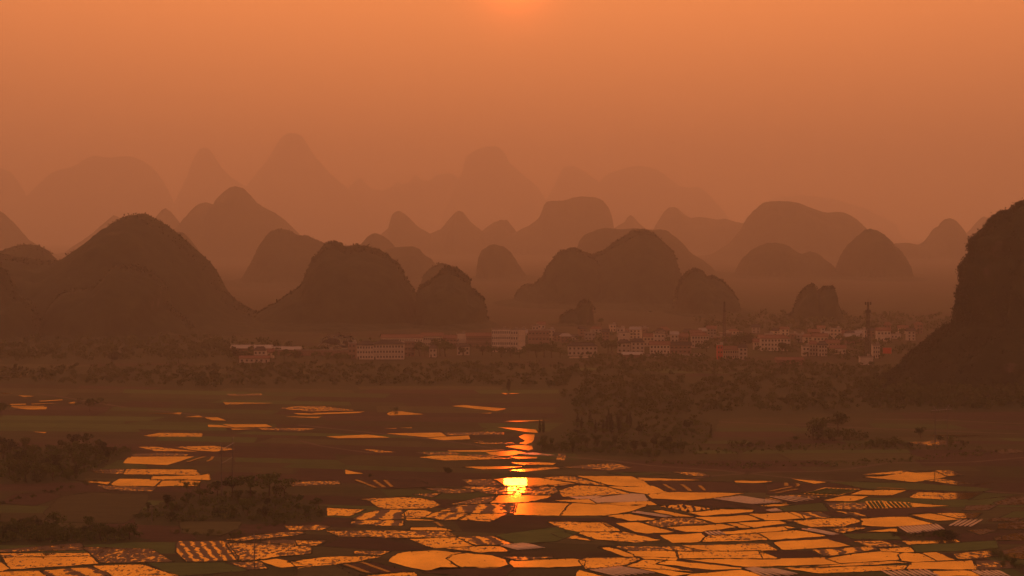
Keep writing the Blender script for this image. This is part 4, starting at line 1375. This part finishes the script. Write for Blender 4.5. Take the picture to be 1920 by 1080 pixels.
def house(x0, x1, yt, yb, st, nw, wall, roof, rmat, label, rz=0.0, dp=None, group=None, ledge=True, name='house', cat='house', door=True, wh=None):
    b = gp((x0 + x1) / 2, yb)
    k = b.y / F
    w, H = (x1 - x0) * k, (yb - yt) * k
    dp = dp or min(11.0, max(5.0, w * 0.6))
    rh = 0.9 if roof == 'flat' else min(0.34 * H, 0.32 * dp, 2.6)
    hz_ = H - rh
    r = tag(empty(name, b, rz), label, cat, group)
    mb = MB()
    mb.box(-w / 2, w / 2, 0, dp, -0.3, hz_)
    if roof == 'gable':
        for s in (-1, 1):                     # the gable ends under the roof
            x = s * (w / 2 - .1)
            mb.add([(x - .1, 0, hz_), (x - .1, dp, hz_), (x - .1, dp / 2, hz_ + rh), (x + .1, 0, hz_), (x + .1, dp, hz_), (x + .1, dp / 2, hz_ + rh)],
                   [[0, 2, 1], [3, 4, 5], [0, 3, 5, 2], [1, 2, 5, 4], [0, 1, 4, 3]])
    obj('wall', mb.mesh('wall'), M[wall], r)
    sh = hz_ / st
    if ledge and st > 1:
        for i in range(1, st):
            ml = MB()
            ml.box(-w / 2 - .18, w / 2 + .18, -.35, -.005, sh * i - .12, sh * i + .10)
            obj('floor_ledge', ml.mesh('floor_ledge'), M['grey_wall'], r)
    obj('roof', roof_mesh(roof, w, dp, hz_ + .003, rh), M[rmat], r)
    if nw:
        sp = w / nw
        ww, wh = min(1.5, sp * 0.52), wh or min(1.5, sh * 0.5)
        me = window_mesh(ww, wh)
        dj = random.randrange(nw)
        for i in range(st):
            for j in range(nw):
                x = -w / 2 + sp * (j + .5)
                if door and i == 0 and j == dj:
                    md_ = MB()
                    md_.box(-.55, .55, -.06, -.002, 0, 2.1)
                    md_.box(-.75, .75, -.9, -.002, 2.2, 2.32)
                    o = obj('door', md_.mesh('door'), M['dark_wood'], r)
                    o.location = (x, 0, 0)
                    continue
                o = bpy.data.objects.new('window', me)
                COL.objects.link(o)
                o.parent = r
                o.location = (x, -0.002, sh * (i + .52))
    return r


house(449, 504, 668, 680, 1, 6, 'white_wall', 'gable', 'red_roof', 'low white wing of the inn at the near end of the village', dp=7)
house(476, 498, 651, 676, 2, 3, 'white_wall', 'hip', 'dark_roof', 'two-storey white inn with a dark hipped roof behind the low white wing', dp=8)
house(486, 512, 655, 672, 1, 2, 'cream_wall', 'gable', 'red_roof', 'low cream house with a red gable beside the inn', dp=8)
house(433, 508, 648, 664, 1, 0, 'brown_wall', 'gable', 'pale_roof', 'long shed with a pale roof behind the inn', dp=14, name='shed', cat='shed')
house(508, 562, 651, 666, 1, 0, 'brown_wall', 'gable', 'pale_roof', 'second long pale-roofed shed next to the smoke', dp=14, name='shed', cat='shed')
house(556, 655, 655, 667, 1, 0, 'brown_wall', 'flat', 'pale_roof', 'very long low shed under the smoke plume', dp=8, name='shed', cat='shed')
house(669, 700, 641, 674, 3, 6, 'white_wall', 'hip', 'dark_roof', 'white hotel wing of three storeys with a dark roof, the part nearer the smoke', dp=11)
house(700, 757, 639, 674, 3, 10, 'white_wall', 'hip', 'dark_roof', 'long white three-storey hotel with a dark roof below the flat-topped hill', dp=11)
house(653, 667, 642, 672, 3, 2, 'brown_wall', 'flat', 'grey_wall', 'narrow brown block stuck to the end of the white hotel', dp=9)
house(758, 777, 638, 668, 3, 3, 'brown_wall', 'flat', 'grey_wall', 'narrow brown house between the white hotel and the dark trees', dp=9)
house(715, 792, 628, 652, 2, 18, 'white_wall', 'gable', 'red_roof', 'long white building with a row of close windows behind the hotel', dp=9)
house(790, 830, 625, 650, 2, 10, 'white_wall', 'gable', 'red_roof', 'white row house continuing the long building behind the hotel', dp=9)
house(830, 856, 629, 650, 2, 4, 'brown_wall', 'gable', 'red_roof', 'brown house with a red roof in the gap of the long row', dp=9)
house(856, 874, 624, 648, 2, 0, 'cream_wall', 'flat', 'pale_roof', 'plain cream cube with no windows next to the brown row', dp=9)
house(874, 921, 625, 650, 2, 14, 'brown_wall', 'gable', 'red_roof', 'long brown row of shops just before the school', dp=9)
house(857, 880, 645, 666, 2, 3, 'white_wall', 'hip', 'dark_roof', 'little white house with a dark hip roof in the trees below the school', dp=7)
house(805, 818, 648, 670, 2, 2, 'white_wall', 'hip', 'dark_roof', 'tiny white house squeezed between two dark trees', dp=7)
house(922, 957, 616, 660, 4, 10, 'white_wall', 'flat', 'pale_roof', 'four-storey pale school block with rows of narrow windows', dp=10, wh=1.9)
house(957.5, 971, 617, 660, 4, 3, 'white_wall', 'flat', 'pale_roof', 'stair bay of the school with three windows a floor', dp=11, wh=1.9)
house(971.5, 985, 616.5, 660, 4, 0, 'cream_wall', 'flat', 'pale_roof', 'blank cream end wall block of the school', dp=11)
house(998, 1010, 610, 634, 3, 2, 'white_wall', 'flat', 'pale_roof', 'pale house rising over the roofs beside the school', dp=8)
house(1008, 1022, 604, 632, 3, 2, 'white_wall', 'gable', 'red_roof', 'highest pale gabled house between the school and the small crag', dp=8)
house(990, 1030, 618, 652, 3, 6, 'brown_wall', 'flat', 'grey_wall', 'big brown block right behind the tree belt', dp=10)
house(1065, 1120, 643, 667, 2, 7, 'white_wall', 'hip', 'dark_roof', 'wide white house with seven square windows below the small crag', dp=9)
house(1158, 1182, 638, 662, 2, 3, 'white_wall', 'hip', 'dark_roof', 'white house with a dark roof peeping out of trees below the high hill', dp=8)
house(1184, 1208, 636, 663, 3, 3, 'white_wall', 'hip', 'dark_roof', 'taller white house beside the one peeping out of trees', dp=8)
house(1160, 1180, 622, 650, 3, 1, 'white_wall', 'flat', 'pale_roof', 'white cube house with one dark slot of windows', dp=8)
house(1219, 1256, 641, 663, 2, 6, 'white_wall', 'gable', 'red_roof', 'white farmhouse behind the start of the long bright wall', dp=8)
house(1256, 1296, 642, 663, 2, 5, 'brown_wall', 'gable', 'dark_roof', 'brown farmhouse behind the end of the long bright wall', dp=8)
house(1297, 1329, 624, 652, 3, 6, 'white_wall', 'hip', 'red_roof', 'white three-storey house with a red roof close to the thin mast', dp=9)
house(1207, 1226, 626, 650, 2, 3, 'cream_wall', 'gable', 'red_roof', 'cream gabled house behind the white farmhouse', dp=8)
house(1226, 1246, 624, 652, 3, 3, 'white_wall', 'flat', 'pale_roof', 'flat-roofed white house behind the white farmhouse', dp=8)
house(1258, 1272, 622, 650, 3, 2, 'white_wall', 'gable', 'pale_roof', 'narrow white house with a bright roof edge', dp=8)
house(1274, 1290, 626, 650, 2, 3, 'brown_wall', 'gable', 'red_roof', 'brown house beside the narrow white one', dp=8)
house(1168, 1204, 661, 674, 1, 0, 'brown_wall', 'gable', 'pale_roof', 'open shed with a pale sheet roof on the grass edge', dp=10, name='shed', cat='shed')
house(1345, 1355, 645, 674, 3, 2, 'red_wall', 'flat', 'grey_wall', 'narrow reddish tower house below the thin mast', dp=7)
house(1356, 1386, 650, 673, 2, 7, 'cream_wall', 'gable', 'red_roof', 'cream house with a gallery of windows between the reddish tower and a white one', dp=8)
house(1386, 1401, 646, 674, 3, 2, 'white_wall', 'hip', 'dark_roof', 'white three-storey house ending the row below the thin mast', dp=8)
house(1414, 1428, 636, 656, 2, 3, 'white_wall', 'gable', 'red_roof', 'low white wing before the white gabled apartment house', dp=8)
house(1427, 1482, 629, 658, 3, 9, 'white_wall', 'hip', 'red_roof', 'white gabled apartment house of three storeys in the middle of the village', dp=10)
house(1505, 1518, 648, 668, 2, 2, 'white_wall', 'flat', 'pale_roof', 'lowest step of the white stepped house', dp=8)
house(1518, 1534, 640, 667, 3, 3, 'white_wall', 'hip', 'red_roof', 'middle step of the white stepped house', dp=8)
house(1535, 1551, 641, 668, 3, 3, 'white_wall', 'hip', 'dark_roof', 'tall end of the white stepped house', dp=8)
house(1548, 1574, 638, 656, 2, 4, 'cream_wall', 'gable', 'red_roof', 'cream house with a red roof behind the stepped house', dp=8)
house(1558, 1586, 648, 664, 1, 4, 'white_wall', 'gable', 'red_roof', 'single-storey white house beside the stepped house', dp=8)
house(1637, 1650, 646, 672, 3, 3, 'white_wall', 'flat', 'pale_roof', 'white block with three bands of windows just beyond the cell tower', dp=8)
house(1645, 1670, 615, 640, 2, 4, 'white_wall', 'gable', 'red_roof', 'white house with a gable on the rise beyond the cell tower', dp=9)
house(1525, 1552, 626, 650, 2, 4, 'cream_wall', 'gable', 'red_roof', 'cream house above the stepped house', dp=8)
house(1585, 1612, 626, 644, 1, 0, 'brown_wall', 'gable', 'pale_roof', 'shed whose pale roof gleams near the cell tower', dp=9, name='shed', cat='shed')
house(1456, 1506, 671, 684, 1, 0, 'brown_wall', 'gable', 'red_roof', 'long low farm shed in front of the village by the scrub', dp=8, name='shed', cat='shed')
house(1613, 1637, 668, 684, 1, 0, 'white_wall', 'flat', 'pale_roof', 'bright white equipment hut at the foot of the cell tower', dp=7, name='equipment_hut', cat='hut')

LM = [(985, 'the school'), (1085, 'the small crag'), (1170, 'the white cube house'), (1270, 'the narrow white house'), (1358, 'the thin mast'), (1450, 'the gabled apartment house'), (1535, 'the twin-headed crag'), (1627, 'the cell tower'), (1730, 'the great cliff')]
for (xa, na_), (xb, nb_) in zip(LM[:-1], LM[1:]):
    n_ = max(4, int((xb - xa) / 13))
    n_ = min(n_, 8)
    for i in range(n_):
        xc = xa + (xb - xa) * (i + .5) / n_ + random.uniform(-2, 2)
        wpx = random.uniform(11, 21)
        yb = random.uniform(622, 643)
        st = random.choice([1, 2, 2, 3])
        wl = random.choice(['white_wall', 'brown_wall', 'cream_wall', 'brown_wall', 'grey_wall'])
        rf = random.choice(['gable', 'gable', 'hip', 'flat'])
        rm = random.choice(['red_roof', 'red_roof', 'dark_roof', 'pale_roof']) if rf != 'flat' else 'grey_wall'
        hp = (3.0 * st + 1.8) * (yb - HZ) / 100.0
        house(xc - wpx / 2, xc + wpx / 2, yb - hp, yb, st, max(2, int(wpx / 5.5)), wl, rf, rm,
              f"{['low', 'two-storey', 'three-storey'][st - 1]} {wl.split('_')[0]} house, {ORD[i]} of those between {na_} and {nb_}",
              rz=random.uniform(-.3, .3), dp=random.uniform(6, 9), ledge=False)

# long bright wall along the village edge, and the yellow kerb wall by the wide house
for xa, xb, ya, yb, nm_, lab, mk in ((1211, 1320, 664, 669, 'boundary_wall', 'long low bright wall along the village edge below the farmhouses', 'pale_roof'),
                                    (1068, 1120, 668, 672, 'boundary_wall', 'short ochre wall in front of the wide white house', 'cream_wall')):
    A, B = gp(xa, yb), gp(xb, yb - 1.5)
    mb = MB()
    L = (B - A).length
    hh = 1.9 if xa > 1200 else 1.2
    mb.box(0, L, 0, .3, -.2, hh)
    mb.box(-.05, L + .05, -.08, .38, hh, hh + .15)
    for i in range(int(L / 4)):
        mb.box(i * 4.0, i * 4.0 + .35, -.12, -.002, -.2, hh - .01)
    o = obj(nm_, mb.mesh(nm_), M[mk])
    o.location = A
    o.rotation_euler = (0, 0, math.atan2(B.y - A.y, B.x - A.x))
    tag(o, lab, 'wall')
# red hoarding
b = gp(1663.5, 666)
r = tag(empty('billboard', b), 'red hoarding on posts standing beyond the cell tower', 'billboard')
k = b.y / F
mb = MB()
mb.box(-8.5 * k, 8.5 * k, 0, .25, 3 * k, 14 * k)
obj('board', mb.mesh('board'), M['red_wall'], r)
mb = MB()
for i in (-1, 1):
    mb.box(-8.5 * k if i < 0 else 8.5 * k - .2, -8.5 * k + .2 if i < 0 else 8.5 * k, -.06, -.002, 3 * k, 14 * k)
mb.box(-8.5 * k, 8.5 * k, -.06, -.002, 14 * k, 14 * k + .2)
obj('frame', mb.mesh('frame'), M['steel'], r)
for x in (-6, 0, 6):
    mb = MB()
    mb.bar((x * k, .35, -.2), (x * k, .35, 3 * k + 1), .12, .12, 6)
    obj('post', mb.mesh('post'), M['steel'], r)

# ------------------------------------------------------------------ masts and poles
def lattice(px, yb, yt, base_w, label, plats, name='cell_tower', cat='tower'):
    b = gp(px, yb)
    H = (yb - yt) * b.y / F
    r = tag(empty(name, b, 0.3), label, cat)
    for sx in (-1, 1):
        for sy in (-1, 1):
            mb = MB()
            mb.bar((sx * base_w, sy * base_w, 0), (sx * .45, sy * .45, H * .93), .26, .17, 5)
            obj('leg', mb.mesh('leg'), M['tower_steel'], r)
    mb = MB()
    n = 14
    for i in range(n):
        za, zb = H * .93 * i / n, H * .93 * (i + 1) / n
        wa, wb = base_w + (.45 - base_w) * i / n, base_w + (.45 - base_w) * (i + 1) / n
        for j in range(4):
            c = [(-1, -1), (1, -1), (1, 1), (-1, 1)]
            p, q = c[j], c[(j + 1) % 4]
            mb.bar((p[0] * wa, p[1] * wa, za), (q[0] * wb, q[1] * wb, zb), .10, .10, 4)
            mb.bar((p[0] * wb, p[1] * wb, zb), (q[0] * wb, q[1] * wb, zb), .10, .10, 4)
    o = obj('bracing', mb.mesh('bracing'), M['tower_steel'], r)
    o['kind'] = 'stuff'
    for f, rad in plats:
        z = H * f
        mb = MB()
        for j in range(12):
            a0, a1 = 2 * math.pi * j / 12, 2 * math.pi * (j + 1) / 12
            for zz0 in (z, z + 1.0):
                mb.bar((rad * math.cos(a0), rad * math.sin(a0), zz0), (rad * math.cos(a1), rad * math.sin(a1), zz0), .10, .10, 4)
            if j % 3 == 0:
                mb.bar((0, 0, z), (rad * math.cos(a0), rad * math.sin(a0), z), .09, .09, 4)
        obj('platform', mb.mesh('platform'), M['tower_steel'], r)
        for j in range(6):
            a0 = 2 * math.pi * j / 6 + .2
            x, y_ = rad * 1.08 * math.cos(a0), rad * 1.08 * math.sin(a0)
            mb = MB()
            mb.box(x - .28, x + .28, y_ - .2, y_ + .2, z - .6, z + 1.7)
            obj('antenna_panel', mb.mesh('antenna_panel'), M['tower_steel'], r)
    mb = MB()
    mb.bar((0, 0, H * .9), (0, 0, H * 1.03), .14, .07, 5)
    obj('lightning_rod', mb.mesh('lightning_rod'), M['tower_steel'], r)
    return r


lattice(1627, 676, 562, 1.9, 'tall lattice cell tower with two antenna platforms beyond the village houses', ((.93, 2.1), (.80, 1.7), (.62, .9)))
lattice(1358, 640, 560, 1.1, 'thin lattice mast in front of the knob-summit hill', ((.70, .8),), 'lattice_mast', 'mast')


def hframe(pa, pb, ta, tb, label):
    A, B = gp(*pa), gp(*pb)
    r = tag(empty('power_pylon', A), label, 'power pole')
    d = (A.y / F)
    HA, HB = (pa[1] - ta) * d, (pb[1] - tb) * (B.y / F)
    off = B - A
    u = Vector((off.x, off.y, 0)).normalized()
    H = (HA + HB) / 2
    for p, h in ((Vector((0, 0, 0)), H), (off, H)):
        mb = MB()
        mb.bar(p + Vector((0, 0, -.3)), p + Vector((0, 0, h)), .24, .15, 8)
        obj('pole', mb.mesh('pole'), M['concrete'], r)
    mb = MB()
    mb.bar(-u * 2.6 + Vector((0, 0, H * .90)), off + u * 2.6 + Vector((0, 0, H * .90)), .12, .12, 5)
    obj('crossarm', mb.mesh('crossarm'), M['steel'], r)
    for sgn, p in ((-1, Vector((0, 0, 0))), (1, off)):
        mb = MB()
        mb.bar(p + Vector((0, 0, H * .93)), p + u * sgn * 1.5 + Vector((0, 0, H * 1.02)), .09, .06, 5)
        obj('arm', mb.mesh('arm'), M['steel'], r)
        mb = MB()
        mb.bar(p + Vector((0, 0, H * .93)), p - u * sgn * 1.2 + Vector((0, 0, H * .905)), .07, .07, 5)
        obj('brace', mb.mesh('brace'), M['steel'], r)
    mb = MB()
    mb.bar(Vector((0, 0, H * .66)), off + Vector((0, 0, H * .66)), .06, .06, 4)
    obj('tie_rod', mb.mesh('tie_rod'), M['steel'], r)
    for f in (-2.4, 2.15, None, 6.7):
        x = (off.length / 2) if f is None else f
        p = u * x + Vector((0, 0, H * .90))
        mb = MB()
        for j in range(4):
            mb.bar(p + Vector((0, 0, -.15 - .3 * j)), p + Vector((0, 0, -.38 - .3 * j)), .13, .09, 6)
        obj('insulator', mb.mesh('insulator'), M['dark_wood'], r)


hframe((415.5, 940), (436.5, 926), 826, 826, 'twin-pole power frame with raised arms standing in the thicket by the bright paddies')
hframe((1753, 842), (1776, 840), 760, 760, 'twin-pole power frame on the plain below the great cliff')


def pole(px, yb, yt, label):
    b = gp(px, yb)
    H = (yb - yt) * b.y / F
    r = tag(empty('utility_pole', b, .2), label, 'power pole')
    mb = MB()
    mb.bar((0, 0, -.3), (0, 0, H), .17, .11, 8)
    obj('pole', mb.mesh('pole'), M['concrete'], r)
    for z, l in ((H - .5, .9), (H - 1.3, .7)):
        mb = MB()
        mb.bar((-l, -.14, z), (l, -.14, z), .06, .06, 5)
        obj('crossarm', mb.mesh('crossarm'), M['steel'], r)
        for s in (-1, 1):
            mb = MB()
            mb.bar((s * l * .9, -.14, z + .06), (s * l * .9, -.14, z + .32), .07, .05, 6)
            obj('insulator', mb.mesh('insulator'), M['dark_wood'], r)


pole(477, 1066, 1000, 'thin single pole rising from the muddy paddies near the bottom edge')
pole(285, 981, 945, 'short single pole at the edge of the olive field before the thicket')
# a stump of a post on the bank of the dull paddy
b = gp(1877.5, 1013)
mb = MB()
mb.bar((0, 0, -.2), (0.05, 0, 1.35), .16, .13, 8)
mb.bar((0.05, 0, 1.35), (0.06, 0, 1.5), .13, .05, 8)
o = obj('post', mb.mesh('wooden_post'), M['dark_wood'])
o.name = 'wooden_post'
o.location = b
tag(o, 'short dark wooden post on the bank of the dull paddy in the corner', 'post')

# smoke drifting from the sheds
path = [(592, 664, 0.8), (594, 655, 1.0), (597, 646, 1.6), (603, 640, 2.6), (612, 638, 3.4), (623, 639, 4.2), (635, 640, 4.6), (648, 641, 4.8), (660, 642, 4.0), (668, 643, 1.5)]
d0 = gp(592, 664).y
V_, Q_ = [], []
nr = 14
fine_path = []
for (a, b_, r0), (a2, b2_, r1) in zip(path[:-1], path[1:]):
    for j in range(4):
        f = j / 4
        fine_path.append((a + (a2 - a) * f, b_ + (b2_ - b_) * f, r0 + (r1 - r0) * f))
for i, (a, b_, r0) in enumerate(fine_path):
    c = at(a, b_, d0 + i * 0.2)
    for j in range(nr):
        th = 2 * math.pi * j / nr
        rr = r0 * (0.65 + 0.8 * float(fbm(np.array([th * 1.1 + i * .27]), np.array([i * .33]), 41, 3)[0]))
        V_.append((c.x + 0.35 * rr * math.cos(th), c.y + rr * math.sin(th + 1.57) * 1.0 * (1 if j % 2 else .9), c.z + rr * math.sin(th) if False else c.z + rr * math.cos(th)))
for i in range(len(fine_path) - 1):
    for j in range(nr):
        Q_.append([i * nr + j, i * nr + (j + 1) % nr, (i + 1) * nr + (j + 1) % nr, (i + 1) * nr + j])
Q_.append(list(range(nr))[::-1])
Q_.append([(len(fine_path) - 1) * nr + j for j in range(nr)])
o = tag(obj('smoke_plume', mesh_np('smoke_plume', V_, Q_)), 'thin pale smoke plume drifting from the long low shed', None, None, 'stuff')
m, t, out = mat('smoke')
pv = N(t, 'ShaderNodeVolumePrincipled')
pv.inputs['Color'].default_value = (0.95, 0.93, 0.90, 1)
p, _ = pos(t)
den = math_n(t, 'MULTIPLY', math_n(t, 'MULTIPLY', math_n(t, 'SUBTRACT', noise(t, p, 0.35, 3), 0.36), 3.0, True), 1.1)
t.links.new(den, pv.inputs['Density'])
pv.inputs['Anisotropy'].default_value = 0.3
t.links.new(pv.outputs[0], out.inputs['Volume'])
o.data.materials.append(m)

# ------------------------------------------------------------------ the haze over the whole plain
mb = MB()
mb.box(-11300, 11300, -120, 25900, -1.0, 1140)
hz = obj('haze', mb.mesh('haze'), None)
hz['kind'] = 'stuff'
hm, t, out = mat('evening_haze')
pv = N(t, 'ShaderNodeVolumePrincipled')
pv.inputs['Color'].default_value = (0.97, 0.95, 0.92, 1)
pv.inputs['Density'].default_value = HAZE_DENSITY
pv.inputs['Anisotropy'].default_value = HAZE_G
t.links.new(pv.outputs[0], out.inputs['Volume'])
hm.cycles.homogeneous_volume = True
hz.data.materials.append(hm)
